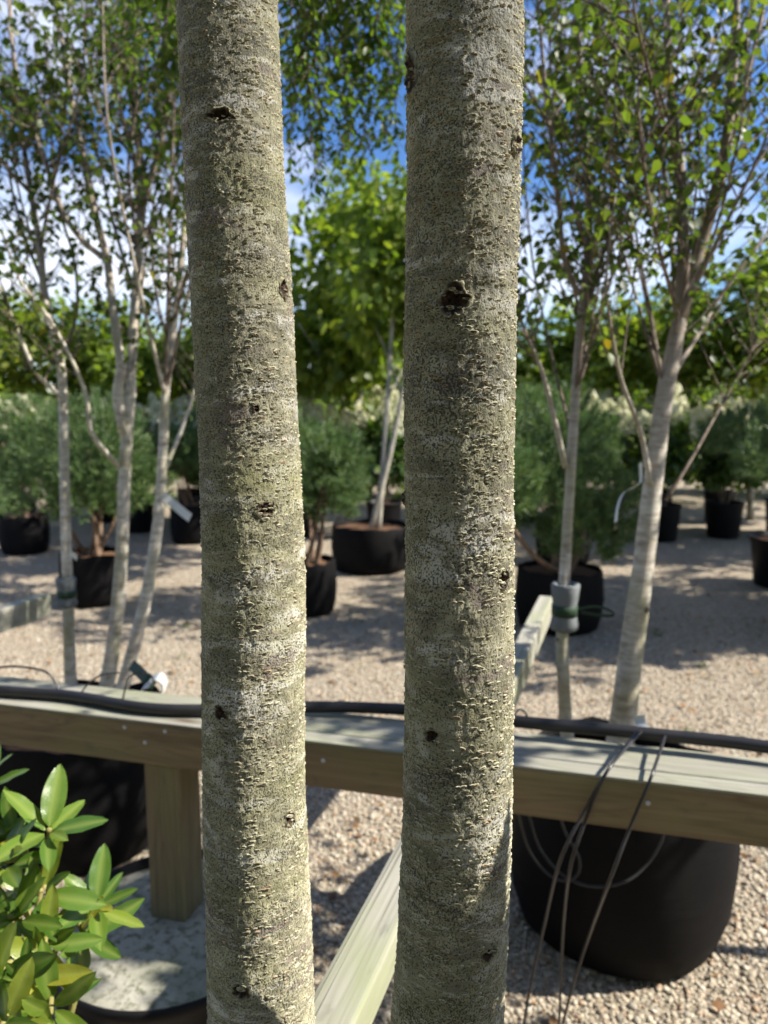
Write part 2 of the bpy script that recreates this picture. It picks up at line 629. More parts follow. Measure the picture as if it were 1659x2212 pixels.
M['hedge_leaf'] = leaf_mat('hedge_leaf', [(0.0, (0.075, 0.125, 0.022)), (0.5, (0.145, 0.21, 0.03)), (1.0, (0.24, 0.31, 0.042))], 0.55, 0.5)
M['needle'] = leaf_mat('pine_needle', [(0.0, (0.05, 0.10, 0.04)), (0.45, (0.10, 0.18, 0.066)), (0.8, (0.175, 0.26, 0.10)), (1.0, (0.26, 0.32, 0.12))], 0.28, 0.5, 0.35, (1.1, 1.2, 0.7))
M['hyd_leaf'] = leaf_mat('hydrangea_leaf', [(0.0, (0.035, 0.085, 0.018)), (0.6, (0.07, 0.13, 0.025)), (1.0, (0.13, 0.19, 0.04))], 0.4, 0.45)
M['floret'] = leaf_mat('cream_floret', [(0.0, (0.58, 0.60, 0.33)), (0.5, (0.74, 0.73, 0.50)), (1.0, (0.82, 0.80, 0.64))], 0.35, 0.6, 0.2, (1.0, 1.0, 0.8))
M['litter'] = leaf_mat('dry_leaf', [(0.0, (0.10, 0.055, 0.03)), (0.4, (0.24, 0.12, 0.06)), (0.75, (0.36, 0.20, 0.09)), (1.0, (0.42, 0.30, 0.16))], 0.15, 0.7)
M['weed'] = leaf_mat('weed_blade', [(0.0, (0.08, 0.13, 0.03)), (1.0, (0.17, 0.22, 0.06))], 0.35, 0.6)


def rhodo_mat():
    q = NM('rhododendron_leaf')
    a = q.n('ShaderNodeAttribute', _attribute_name='rib')
    oi = q.n('ShaderNodeObjectInfo')
    c = q.ramp(oi.outputs['Random'], [(0.0, (0.04, 0.10, 0.016)), (0.45, (0.075, 0.15, 0.020)), (0.80, (0.14, 0.215, 0.026)), (0.93, (0.24, 0.27, 0.035)), (1.0, (0.42, 0.36, 0.03))])
    n = q.noise(q.coord((45, 45, 45)), 1.0, 4)
    c = q.mix(q.ramp(n, [(0.4, 0.0), (0.75, 0.25)]), c, (0.05, 0.09, 0.015))
    c = q.mix(q.math('MULTIPLY', a.outputs['Fac'], 0.3), c, (0.33, 0.38, 0.10))
    p = q.surf(c, 0.24, q.bump(n, 0.14, 0.003), 0.5)
    tr = q.n('ShaderNodeBsdfTranslucent')
    q.l(q.mix(1.0, c, (1.3, 1.35, 0.45), 'MULTIPLY'), tr.inputs['Color'])
    ms = q.n('ShaderNodeMixShader')
    ms.inputs[0].default_value = 0.28
    q.l(p.outputs[0], ms.inputs[1])
    q.l(tr.outputs[0], ms.inputs[2])
    q.l(ms.outputs[0], q.out.inputs['Surface'])
    return q.m


M['rhodo_leaf'] = rhodo_mat()
M['rhodo_stem'] = simple_bark('rhododendron_stem', (0.13, 0.13, 0.04), (0.24, 0.22, 0.07), (0.34, 0.26, 0.12), 50)


# ------------------------------------------------------------------ noise on arrays
def _hash(ix, iy, iz, seed):
    h = (ix.astype(np.int64) * 374761393 + iy.astype(np.int64) * 668265263 + iz.astype(np.int64) * 2147483647 + seed * 1274126177) & 0xffffffff
    h = ((h ^ (h >> 13)) * 1274126177) & 0xffffffff
    h = h ^ (h >> 16)
    return (h & 0xffff) / 65535.0


def vnoise(x, y, z, seed=0):
    ix, iy, iz = np.floor(x), np.floor(y), np.floor(z)
    fx, fy, fz = x - ix, y - iy, z - iz
    fx, fy, fz = [f * f * (3 - 2 * f) for f in (fx, fy, fz)]
    r = 0
    for a in (0, 1):
        for b in (0, 1):
            for c in (0, 1):
                wgt = (fx if a else 1 - fx) * (fy if b else 1 - fy) * (fz if c else 1 - fz)
                r = r + wgt * _hash(ix + a, iy + b, iz + c, seed)
    return r - 0.5


# ================================================================== THE SETTING
gm = mesh_py('ground', [(-300, -40, 0), (300, -40, 0), (300, 500, 0), (-300, 500, 0)], [(0, 1, 2, 3)])
ground = link('ground', gm, M['ground'])
tag(ground, kind='structure')

# loose gravel lying on the ground, instanced
stone_col = bpy.data.collections.new('gravel_stones')
for s in range(6):
    bm = bmesh.new()
    bmesh.ops.create_icosphere(bm, subdivisions=2, radius=1.0)
    sq = (random.uniform(0.8, 1.25), random.uniform(0.7, 1.0), random.uniform(0.45, 0.7))
    for vv in bm.verts:
        nn = 1 + 0.45 * float(vnoise(np.array([vv.co.x * 1.3 + s * 7]), np.array([vv.co.y * 1.3]), np.array([vv.co.z * 1.3]), s)[0])
        vv.co = Vector((vv.co.x * sq[0], vv.co.y * sq[1], vv.co.z * sq[2])) * nn
    me = bpy.data.meshes.new('stone')
    bm.to_mesh(me)
    bm.free()
    me.materials.append(M['stone'])
    me.polygons.foreach_set('use_smooth', [True] * len(me.polygons))
    so = bpy.data.objects.new('stone', me)
    stone_col.objects.link(so)

pts, scl = [], []


def scatter(n, y0, y1, smin, smax):
    ys = np.sqrt(RNG.uniform(y0 * y0, y1 * y1, n))
    xs = RNG.uniform(-0.66, 0.66, n) * (ys + 0.6)
    for x, y in zip(xs, ys):
        pts.append((x, y, RNG.uniform(0.0, 0.004)))
        scl.append(smin + (smax - smin) * RNG.random() ** 2.5)


scatter(42000, 0.9, 3.0, 0.0035, 0.011)
scatter(36000, 2.8, 5.2, 0.004, 0.011)
scatter(12000, 5.0, 9.0, 0.005, 0.012)
scatter(160, 1.0, 2.6, 0.011, 0.020)
gme = bpy.data.meshes.new('gravel')
gme.from_pydata(pts, [], [])
at_s = gme.attributes.new('size', 'FLOAT', 'POINT')
at_s.data.foreach_set('value', scl)
gravel = bpy.data.objects.new('gravel', gme)
COL.objects.link(gravel)
tag(gravel, 'loose beige and grey gravel covering the nursery yard', 'gravel', kind='stuff')
ng = bpy.data.node_groups.new('gravel_scatter', 'GeometryNodeTree')
ng.interface.new_socket(name='Geometry', in_out='INPUT', socket_type='NodeSocketGeometry')
ng.interface.new_socket(name='Geometry', in_out='OUTPUT', socket_type='NodeSocketGeometry')
gi = ng.nodes.new('NodeGroupInput')
go = ng.nodes.new('NodeGroupOutput')
iop = ng.nodes.new('GeometryNodeInstanceOnPoints')
ci = ng.nodes.new('GeometryNodeCollectionInfo')
ci.inputs['Collection'].default_value = stone_col
ci.inputs['Separate Children'].default_value = True
ci.inputs['Reset Children'].default_value = True
na = ng.nodes.new('GeometryNodeInputNamedAttribute')
na.data_type = 'FLOAT'
na.inputs['Name'].default_value = 'size'
rv = ng.nodes.new('FunctionNodeRandomValue')
rv.data_type = 'FLOAT_VECTOR'
rv.inputs['Min'].default_value = (-0.5, -0.5, 0)
rv.inputs['Max'].default_value = (0.5, 0.5, 6.28)
iop.inputs['Pick Instance'].default_value = True
ng.links.new(gi.outputs[0], iop.inputs['Points'])
ng.links.new(ci.outputs[0], iop.inputs['Instance'])
ng.links.new(rv.outputs[0], iop.inputs['Rotation'])
ng.links.new(na.outputs[0], iop.inputs['Scale'])
ng.links.new(iop.outputs[0], go.inputs[0])
gravel.modifiers.new('scatter', 'NODES').node_group = ng


# ------------------------------------------------------------------ leaf templates
def leaf_template(L=1.0, W=0.7, widest=0.38, fold=0.16, bend=0.12, n=4):
    """A pointed leaf lying along +Y from the origin, folded on its midrib: verts and triangles."""
    v = [(0, 0, 0)]
    f = []
    rows = []
    for i in range(1, n):
        t = i / n
        wdt = W / 2 * (t / widest) ** 0.75 if t < widest else W / 2 * (1 - ((t - widest) / (1 - widest)) ** 1.5)
        z = -bend * t * t
        rows.append(len(v))
        v += [(-wdt, t * L, z + fold * wdt), (0, t * L, z), (wdt, t * L, z + fold * wdt)]
    tip = len(v)
    v.append((0, L, -bend))
    a = rows[0]
    f += [(0, a + 1, a), (0, a + 2, a + 1)]
    for r0, r1 in zip(rows[:-1], rows[1:]):
        for k in (0, 1):
            f += [(r0 + k, r0 + k + 1, r1 + k + 1), (r0 + k, r1 + k + 1, r1 + k)]
    a = rows[-1]
    f += [(a, a + 1, tip), (a + 1, a + 2, tip)]
    return np.array(v, dtype=np.float32), np.array(f, dtype=np.int32)


BIRCH_T = leaf_template(1.0, 0.78, 0.32, 0.20, 0.12, 4)
ELM_T = leaf_template(1.0, 0.55, 0.45, 0.20, 0.10, 3)
BROAD_T = leaf_template(1.0, 0.95, 0.42, 0.18, 0.15, 3)


def frames(dirs, normals):
    """Rotation matrices with Y along dirs and Z near normals."""
    y = dirs / np.linalg.norm(dirs, axis=1, keepdims=True)
    x = np.cross(y, normals)
    ln = np.linalg.norm(x, axis=1, keepdims=True)
    x = np.where(ln > 1e-6, x / np.maximum(ln, 1e-6), np.array([1.0, 0, 0]))
    z = np.cross(x, y)
    return np.stack([x, y, z], axis=2)


def leaves_mesh(name, T, pos, R, size):
    tv, tf = T
    n, k = len(pos), len(tv)
    v = np.einsum('nij,kj->nki', R, tv) * size[:, None, None] + pos[:, None, :]
    f = (tf[None, :, :] + (np.arange(n) * k)[:, None, None]).reshape(-1, 3)
    return mesh_np(name, v.reshape(-1, 3), f)


def project(P):
    """Pixel and depth of world points."""
    d = P - np.array([0, 0, CAM_H])
    zc = d[:, 1] * CP - d[:, 2] * SP
    up = d[:, 1] * SP + d[:, 2] * CP
    zc = np.maximum(zc, 1e-3)
    return 829.5 + FPX * d[:, 0] / zc, 1106 - FPX * up / zc, zc


def add_leaves(tree, T, pos, R, size, mat, single=300, part='leaf', mass='foliage'):
    """The leaves that show largest become single parts, the rest one mass of the same real leaves."""
    pos = np.asarray(pos, dtype=np.float64)
    size = np.asarray(size, dtype=np.float64)
    px, py, zc = project(pos)
    inside = (px > -20) & (px < 1680) & (py > -20) & (py < 2230)
    score = np.where(inside, size / zc, -1)
    order = np.argsort(-score)
    pick = [i for i in order[:single] if score[i] > 0]
    me = mesh_np(part, T[0], T[1])
    me.materials.append(mat)
    base = Vector(tree.location)
    for i in pick:
        o = bpy.data.objects.new(part, me)
        m = Matrix(R[i].tolist()).to_4x4()
        m = m @ Matrix.Scale(float(size[i]), 4)
        m.translation = Vector(pos[i].tolist()) - base
        o.matrix_basis = m
        o.parent = tree
        COL.objects.link(o)
    rest = np.ones(len(pos), bool)
    rest[pick] = False
    if rest.any():
        me2 = leaves_mesh(mass, T, pos[rest] - np.array(base), R[rest], size[rest])
        o = link(mass, me2, mat, tree)
        tag(o, kind='stuff')


def rel(geo, base):
    v, f = geo
    return [Vector(p) - base for p in v], f


# ================================================================== FOREGROUND TRUNKS
def front_tree(name, axis_px, width_px, depth, knots, label, seed, n_lent, crown):
    """axis_px: (px, py) points along the stem; width_px: stem width at the same points."""
    axis = [at(x, y, depth=depth + dd) for (x, y, dd) in axis_px]
    rads = [wd * (depth + dd) / FPX / 2 for wd, (x, y, dd) in zip(width_px, axis_px)]
    zs = np.array([p.z for p in axis])[::-1]
    xs = np.array([p.x for p in axis])[::-1]
    ys = np.array([p.y for p in axis])[::-1]
    rs = np.array(rads)[::-1]
    # carry the stem down to the ground and up to its tip
    sx0, sy0 = (xs[1] - xs[0]) / (zs[1] - zs[0]), (ys[1] - ys[0]) / (zs[1] - zs[0])
    zs = np.concatenate([[-0.05, 0.12], zs, [zs[-1] + 1.0, zs[-1] + 2.4]])
    xs = np.concatenate([[xs[0] - sx0 * 0.3, xs[0] - sx0 * 0.2], xs, [xs[-1] + 0.02, xs[-1] - 0.03]])
    ys = np.concatenate([[ys[0] - sy0 * 0.3, ys[0] - sy0 * 0.2], ys, [ys[-1] + 0.02, ys[-1] + 0.08]])
    rs = np.concatenate([[rs[0] * 1.5, rs[0] * 1.16], rs, [rs[-1] * 0.72, rs[-1] * 0.2]])

    def axis_at(z):
        return np.interp(z, zs, xs), np.interp(z, zs, ys), np.interp(z, zs, rs)
    root = empty(name, (float(xs[0]), float(ys[0]), 0), label, 'tree')
    base = Vector(root.location)
    zlo, zhi = axis[-1].z - 0.03, axis[0].z + 0.03
    rows = np.concatenate([np.linspace(-0.05, zlo, 24)[:-1], np.linspace(zlo, zhi, int((zhi - zlo) / 0.00135)), np.linspace(zhi, zs[-1], 40)[1:]])
    sides = 230
    th = np.linspace(0, 2 * math.pi, sides, endpoint=False)
    Z, TH = np.meshgrid(rows, th, indexing='ij')
    ax, ay, ar = axis_at(Z)
    cx, cy = np.cos(TH), np.sin(TH)
    low = vnoise(cx * 1.6 + seed, cy * 1.6, Z * 7, seed) * 0.05 + vnoise(cx * 3 + seed, cy * 3, Z * 22, seed + 1) * 0.028
    r0 = ar
    X, Y = cx * r0, cy * r0
    f1 = vnoise(X * 380, Y * 380, Z * 240, seed + 2)
    f2 = vnoise(X * 170, Y * 170, Z * 150, seed + 3)
    f3 = vnoise(X * 70, Y * 70, Z * 150, seed + 4)
    fine = f1 * 0.0011 + f2 * 0.0010 + f3 * 0.0007
    crack = np.clip(-vnoise(X * 300, Y * 300, Z * 95, seed + 5) - 0.18, 0, 1) * -0.0022
    R = ar * (1 + low) + fine + crack
    kpos = []
    for (kx, ky, kw, kh, rise, sunk) in knots:
        d1 = at(kx, ky, depth=1.0) - Vector((0, 0, CAM_H))
        z = at(kx, ky, depth=depth).z
        for _ in range(4):
            x0, y0, rr0 = [float(c_[0]) for c_ in axis_at(np.array([z]))]
            A_, B_, C_ = d1.x ** 2 + d1.y ** 2, -2 * (d1.x * x0 + d1.y * y0), x0 * x0 + y0 * y0 - rr0 * rr0
            s = (-B_ - math.sqrt(max(B_ * B_ - 4 * A_ * C_, 0.0))) / (2 * A_)
            z = CAM_H + d1.z * s
        t = math.atan2(d1.y * s - y0, d1.x * s - x0)
        wm, hm = kw * s / FPX / 2, kh * s / FPX / 2
        kpos.append((z, t, wm, hm, s))
        dth = (TH - t + math.pi) % (2 * math.pi) - math.pi
        q2 = (dth * ar / wm) ** 2 + ((Z - z) / hm) ** 2
        R = R - (sunk + 0.006) * np.exp(-(q2 / 0.62) ** 3)
    V = np.stack([ax + cx * R - base.x, ay + cy * R - base.y, Z], axis=2).reshape(-1, 3)
    nr = len(rows)
    i, k = np.meshgrid(np.arange(nr - 1), np.arange(sides), indexing='ij')
    k2 = (k + 1) % sides
    F = np.stack([i * sides + k, i * sides + k2, (i + 1) * sides + k2, (i + 1) * sides + k], axis=2).reshape(-1, 4)
    me = mesh_np('trunk', V, F)
    trunk = link('trunk', me, M['bark'], root, True)

    def surf_v(zz, tt):
        a_ = axis_at(zz)
        c_, s_ = np.cos(tt), np.sin(tt)
        lw = vnoise(c_ * 1.6 + seed, s_ * 1.6, zz * 7, seed) * 0.05 + vnoise(c_ * 3 + seed, s_ * 3, zz * 22, seed + 1) * 0.028
        return a_[0], a_[1], a_[2] * (1 + lw)

    # lenticels: short raised lips round the stem, each with a slit
    rr = np.random.default_rng(seed)
    K = 8
    z = rr.uniform(zlo, zhi, n_lent)
    t = rr.uniform(math.pi * 0.93, math.pi * 2.07, n_lent)
    dens = 0.5 + vnoise(np.cos(t) * 2.2, np.sin(t) * 2.2, z * 9, seed + 8)
    keep = rr.random(n_lent) < dens * 1.6
    z, t = z[keep], t[keep]
    m = len(z)
    x0, y0, rr0 = surf_v(z, t)
    wl = rr.uniform(0.0012, 0.0029, m) * np.where(rr.random(m) < 0.15, 1.5, 1.0)
    hl = wl * rr.uniform(0.26, 0.42, m)
    ht = rr.uniform(0.0007, 0.0015, m)
    tilt = rr.normal(0.0, 0.14, m)
    nrm = np.stack([np.cos(t), np.sin(t), np.zeros(m)], 1)
    tan = np.stack([-np.sin(t), np.cos(t), np.zeros(m)], 1)
    c = np.stack([x0, y0, z], 1) + nrm * (rr0 - 0.0003)[:, None] - np.array(base)
    an = np.arange(K) * 2 * math.pi / K
    rings_ = []
    for (sc_, hk, s_) in ((1.25, None, 0), (0.78, 1.0, 0), (0.36, 0.15, 1)):
        u = np.cos(an)[None, :] * (wl * sc_)[:, None]
        w_ = np.sin(an)[None, :] * (hl * sc_ * (0.7 if s_ else 1))[:, None]
        ct, st_ = np.cos(tilt)[:, None], np.sin(tilt)[:, None]
        u, w_ = u * ct - w_ * st_, u * st_ + w_ * ct
        h_ = (np.full(m, -0.0006) if hk is None else ht * hk)[:, None] * rr.uniform(0.75, 1.2, (m, K))
        rings_.append(c[:, None, :] + tan[:, None, :] * u[:, :, None] + np.array([0, 0, 1.0]) * w_[:, :, None] + nrm[:, None, :] * h_[:, :, None])
    LV = np.concatenate(rings_, axis=1)                       # (m, 3K, 3)
    q = np.arange(K)
    q2 = (q + 1) % K
    f0 = np.concatenate([np.stack([q, q2, K + q2, K + q], 1), np.stack([K + q, K + q2, 2 * K + q2, 2 * K + q], 1),
                         np.array([[2 * K, 2 * K + 1, 2 * K + 2, 2 * K + 3], [2 * K, 2 * K + 3, 2 * K + 4, 2 * K + 7], [2 * K + 4, 2 * K + 5, 2 * K + 6, 2 * K + 7]])])
    LF = (f0[None] + (np.arange(m) * 3 * K)[:, None, None]).reshape(-1, 4)
    lme = mesh_np('lenticels', LV.reshape(-1, 3), LF)
    a_ = lme.attributes.new('slit', 'FLOAT', 'POINT')
    a_.data.foreach_set('value', np.tile(np.concatenate([np.zeros(2 * K), np.ones(K)]), m).astype(np.float32))
    tag(link('lenticels', lme, M['lenticel'], trunk, True), kind='stuff')

    # knots: old branch scars, following the swell of the stem
    for ki, (kx, ky, kw, kh, rise, sunk) in enumerate(knots):
        z, t, wm, hm, s = kpos[ki]
        rings, seg = 18, 54
        sd = int(kx + ky)
        q, a = np.meshgrid(np.linspace(0, 1, rings + 1), np.arange(seg) * 2 * math.pi / seg, indexing='ij')
        ca, sa = np.cos(a), np.sin(a)
        jag = np.where(q > 0, 0.86 + 0.28 * vnoise(ca * 6, sa * 6, q * 3, sd + 5) + 0.45 * vnoise(ca * 2.2, sa * 2.2, q * 1.5, sd), 1.0)
        u, w_ = ca * q * wm * 1.3 * jag, sa * q * hm * 1.3 * jag
        lip = np.exp(-((q - 0.80) / 0.16) ** 2)
        bowl = np.exp(-(q / 0.58) ** 4)
        rough = vnoise(u * 420, w_ * 420, np.full_like(u, sd * 0.37), sd + 1)
        tear = vnoise(u * 900, w_ * 900, np.full_like(u, sd * 0.11), sd + 2)
        hgt = rise * 0.30 * lip * (1 + 2.0 * rough) + 0.0028 * tear * np.exp(-((q - 0.62) / 0.24) ** 2) - sunk * 0.75 * bowl + rough * 0.0060 * bowl - np.where(q > 0.97, 0.0022, 0.0)
        tt = t + u / float(axis_at(np.array([z]))[2][0])
        x0, y0, rr0 = surf_v(z + w_, tt)
        KV = np.stack([x0 + np.cos(tt) * (rr0 + hgt), y0 + np.sin(tt) * (rr0 + hgt), z + w_], 2).reshape(-1, 3) - np.array(base)
        g, mi = np.meshgrid(np.arange(rings), np.arange(seg), indexing='ij')
        m2 = (mi + 1) % seg
        KF = np.stack([g * seg + mi, (g + 1) * seg + mi, (g + 1) * seg + m2, g * seg + m2], 2).reshape(-1, 4)
        kme = mesh_np('knot', KV, KF)
        ka = kme.attributes.new('core', 'FLOAT', 'POINT')
        ka.data.foreach_set('value', np.clip(1.30 - (q / 0.82) ** 4 + rough * 1.2, 0, 1).astype(np.float32).ravel())
        link('knot', kme, M['knot'], trunk, True)
    # boughs and leaves of the crown
    P, D, S = [], [], []
    for bough in crown:
        ptsb = catmull([Vector(p) for p in bough['pts']], 18)
        r0 = bough['r']
        v, f = tube_geo(ptsb, [r0 * (1 - 0.85 * i_ / 18) for i_ in range(19)], 7)
        bo_ = link('bough', mesh_py('bough', [p - base for p in v], f), M['twig'], root, True)
        tw = Acc()
        for _ in range(bough['n']):
            tt = random.uniform(bough.get('start', 0.25), 1.0)
            k_ = min(int(tt * 18), 17)
            p0 = ptsb[k_].lerp(ptsb[k_ + 1], tt * 18 - k_)
            d0 = Vector((random.gauss(0, 1), random.gauss(0, 1), random.gauss(-0.5, 0.7))).normalized()
            Ls = random.uniform(0.10, 0.30) * bough.get('spread', 1.0)
            pp = [p0]
            for s_ in range(5):
                d0 = (d0 + Vector((0, 0, -0.22)) + Vector((random.gauss(0, .1), random.gauss(0, .1), random.gauss(0, .1)))).normalized()
                pp.append(pp[-1] + d0 * Ls / 5)
            tw.add(*rel(tube_geo(pp, [0.0014, 0.0012, 0.001, 0.0009, 0.0007, 0.0005], 4, False), base))
            nl = max(4, int(Ls / 0.021))
            for s_ in range(nl):
                q = (s_ + 0.5) / nl * 5
                k3 = min(int(q), 4)
                lp = pp[k3].lerp(pp[k3 + 1], q - k3)
                side = 1 if s_ % 2 else -1
                dirn = (pp[k3 + 1] - pp[k3]).normalized()
                sd_ = dirn.cross(Vector((random.gauss(0, .4), random.gauss(0, .4), 1))).normalized() * side
                ld = (dirn * 0.6 + sd_ + Vector((0, 0, -0.35))).normalized()
                P.append(lp)
                D.append(ld)
                S.append(random.uniform(0.75, 1.2) * bough['leaf'])
        link('twigs', tw.mesh('twigs'), M['twig'], bo_, True)
    if P:
        N_ = np.array([(random.gauss(0, .5), random.gauss(0, .5), 1.0) for _ in P])
        R_ = frames(np.array([tuple(d) for d in D]), N_)
        add_leaves(root, ELM_T, np.array([tuple(p) for p in P]), R_, np.array(S), M['elm_leaf'], 300)
    return root


LD, RD = 0.735, 0.585
left_axis = [(491, 0, 0), (505, 330, 0), (524, 660, 0), (538, 950, 0), (549, 1240, 0), (547, 1500, 0.0), (549, 1700, 0.0), (558, 1950, 0.0), (566, 2212, 0.0)]
left_w = [214, 212, 213, 212, 218, 220, 221, 222, 226]
right_axis = [(1004, 0, -0.012), (1003, 220, -0.012), (998, 480, -0.01), (992, 760, -0.006), (990, 1010, -0.003), (991, 1250, 0.0), (990, 1500, 0.004), (987, 1760, 0.012), (978, 2000, 0.034), (965, 2212, 0.050)]
right_w = [247, 245, 240, 239, 233, 232, 232, 233, 236, 240]
left_knots = [(472, 246, 72, 34, 0.0035, 0.010), (613, 622, 34, 48, 0.0035, 0.003), (578, 1100, 52, 34, 0.004, 0.003), (476, 1541, 36, 30, 0.002, 0.007),
              (628, 1768, 30, 38, 0.0035, 0.003), (521, 2141, 42, 28, 0.002, 0.008), (553, 882, 14, 20, 0.003, 0.002)]
right_knots = [(978, 645, 74, 72, 0.0045, 0.009), (1113, 312, 40, 56, 0.008, 0.001), (889, 160, 50, 90, 0.006, 0.0), (1086, 1250, 34, 46, 0.005, 0.004),
               (930, 1588, 36, 30, 0.002, 0.006), (1057, 2062, 44, 34, 0.004, 0.003), (872, 1076, 20, 30, 0.005, 0.0)]
topL = at(491, -120, depth=LD)
crownL = []
for (a, b, c, n, lf) in [
        ((620, -420, 1.25), (655, -60, 1.7), (672, 330, 1.9), 70, 0.026),
        ((640, -420, 1.3), (720, -60, 1.9), (760, 280, 2.1), 66, 0.028),
        ((600, -400, 1.3), (690, -120, 1.9), (840, 120, 2.2), 46, 0.030),
        ((640, -420, 1.3), (720, -100, 1.9), (800, 330, 2.3), 56, 0.028),
        ((620, -420, 1.3), (660, -80, 1.9), (700, 350, 2.2), 60, 0.027),
        ((650, -420, 1.3), (780, -120, 1.9), (850, 190, 2.1), 44, 0.028),
        ((610, -380, 1.3), (625, -40, 2.0), (640, 260, 2.2), 60, 0.026),
        ((480, -420, 1.2), (340, -100, 1.8), (270, 90, 2.1), 60, 0.027),
        ((470, -420, 1.2), (370, -60, 1.7), (345, 170, 1.9), 70, 0.027),
        ((470, -460, 1.2), (260, -160, 1.9), (170, -20, 2.3), 30, 0.027)]:
    crownL.append({'pts': [topL + Vector((0.0, 0.02, 0.25)), at(a[0], a[1], depth=a[2]), at(b[0], b[1], depth=b[2]), at(c[0], c[1], depth=c[2])], 'r': 0.009, 'n': n, 'leaf': lf, 'start': 0.45, 'spread': 0.9})
topR = at(1004, -120, depth=RD)
crownR = []
for (a, b, c, n, lf) in [((900, -480, 1.1), (850, -120, 1.7), (800, 90, 2.1), 56, 0.030),
                         ((950, -520, 1.2), (880, -100, 2.0), (850, 300, 2.4), 40, 0.034)]:
    crownR.append({'pts': [topR + Vector((0.0, 0.02, 0.35)), at(a[0], a[1], depth=a[2]), at(b[0], b[1], depth=b[2]), at(c[0], c[1], depth=c[2])], 'r': 0.009, 'n': n, 'leaf': lf, 'start': 0.5, 'spread': 0.9})

front_tree('lichened_tree', left_axis, left_w, LD, left_knots, 'nearest tree stem with mottled green-grey bark, left of the two, eye-shaped knot near top', 3, 6000, crownL)
front_tree('lichened_tree', right_axis, right_w, RD, right_knots, 'nearest tree stem with mottled bark, right of the two, ragged reddish knot at mid height', 5, 6000, crownR)

# ================================================================== SUPPORT RAIL
RAIL_Z = 0.78
A0 = at(0, 1525, z=RAIL_Z)
A1 = at(1659, 1725, z=RAIL_Z)
bd = (A1 - A0).normalized()
bn = Vector((-bd.y, bd.x, 0))          # away from the camera
P0, P1 = A0 - bd * 1.1, A1 + bd * 1.2
rail = empty('support_rail', tuple(at(385, 1650, z=0.0)), 'long timber rail with side arms and a post, crossing behind the two near stems', 'rail')
off = 0.0
for i, (wd, mt, dz, hh) in enumerate([(0.045, 'beam_front', 0.0, 0.10), (0.072, 'beam_top', 0.004, 0.045), (0.045, 'beam_front', -0.002, 0.10)]):
    o_ = bn * (off + wd / 2) + Vector((0, 0, dz))
    bo = beam('board', P0 + o_, P1 + o_, wd, hh, M['beam_top'] if i else M['beam_front'], rail, True, 0.004)
    off += wd + 0.008
# the front board shows a pale weathered top: a thin capping strip
capo = bn * 0.0225 + Vector((0, 0, 0.006))
beam('capping', P0 + capo, P1 + capo, 0.0455, 0.006, M['beam_top'], rail, True, 0.002)
RW = off
# far arm on the right
ad = Vector((0.322, 0.947, 0)).normalized()
ax_ = Vector((ad.y, -ad.x, 0))
e_far = at(1180, 1287, z=RAIL_Z)


def hit_rail(p, back):
    """Where the line from p along the arm direction meets the rail's back (or front) face."""
    o0 = A0 + (bn * (RW + 0.002) if back else -bn * 0.002)
    den = ad.x * bn.x + ad.y * bn.y
    s = ((o0 - p).dot(bn)) / den
    return p + ad * s


s_far = hit_rail(e_far, True)
beam('arm', s_far, e_far, 0.052, 0.085, M['arm'], rail, True, 0.004)
# near arm, towards the left stem
pn = at(742, 2133, z=RAIL_Z)
e_near = pn + ad * ((0.735 - pn.y) / ad.y)
s_near = hit_rail(pn, False)
beam('arm', e_near, s_near, 0.064, 0.06, M['arm'], rail, True, 0.005)
# arm at the far left
e_l = at(98, 1282, z=RAIL_Z)
s_l = hit_rail(e_l, True)
beam('arm', s_l, e_l, 0.052, 0.085, M['arm'], rail, True, 0.004)
# post standing in the weighted bucket
pc = at(388, 1962, z=0.28)
pt = Vector((pc.x, pc.y, RAIL_Z - 0.10))
me = box_mesh('post', 0.092, 0.092, RAIL_Z - 0.101 - 0.26, 0.004)
tv = np.zeros(len(me.vertices) * 3)
me.vertices.foreach_get('co', tv)
tv = tv.reshape(-1, 3)[:, [2, 0, 1]]
me.vertices.foreach_set('co', tv.ravel())
po = link('post', me, M['post'], rail)
post_xy = A0 + bd * ((pc - A0).dot(bd)) + bn * 0.052
mm = Matrix.Rotation(math.pi / 2, 4, 'Y')
ang = math.atan2(bd.y, bd.x)
po.matrix_basis = Matrix.Translation(Vector((post_xy.x, post_xy.y, (RAIL_Z - 0.101 + 0.26) / 2)) - rail.location) @ Matrix.Rotation(ang, 4, 'Z') @ Matrix.Rotation(-math.pi / 2, 4, 'Y')
# screws in the front board
for (x, y) in [(488 / 1659 * 800 * 0, 0)] * 0 + [(269, 1571), (356, 1580), (313, 1604), (698, 1643), (1400, 1735)]:
    p = at(x, y, depth=1.0) - Vector((0, 0, CAM_H))
    s = (A0 - Vector((0, 0, CAM_H))).dot(bn) / p.dot(bn)
    hp = Vector((0, 0, CAM_H)) + p * s
    sv, sf = [], []
    for (r_, h_) in ((0.0048, 0.0), (0.0042, 0.0014), (0.0016, 0.0018), (0.0010, 0.0006)):
        for k in range(12):
            a = 2 * math.pi * k / 12
            sv.append(hp - bn * h_ + bd * (math.cos(a) * r_) + Vector((0, 0, math.sin(a) * r_)) - rail.location)
    for g in range(3):
        for k in range(12):
            sf.append((g * 12 + k, g * 12 + (k + 1) % 12, (g + 1) * 12 + (k + 1) % 12, (g + 1) * 12 + k))
    sf.append(tuple(36 + k for k in range(12)))
    link('screw', mesh_py('screw', sv, sf), M['steel'], rail, False)


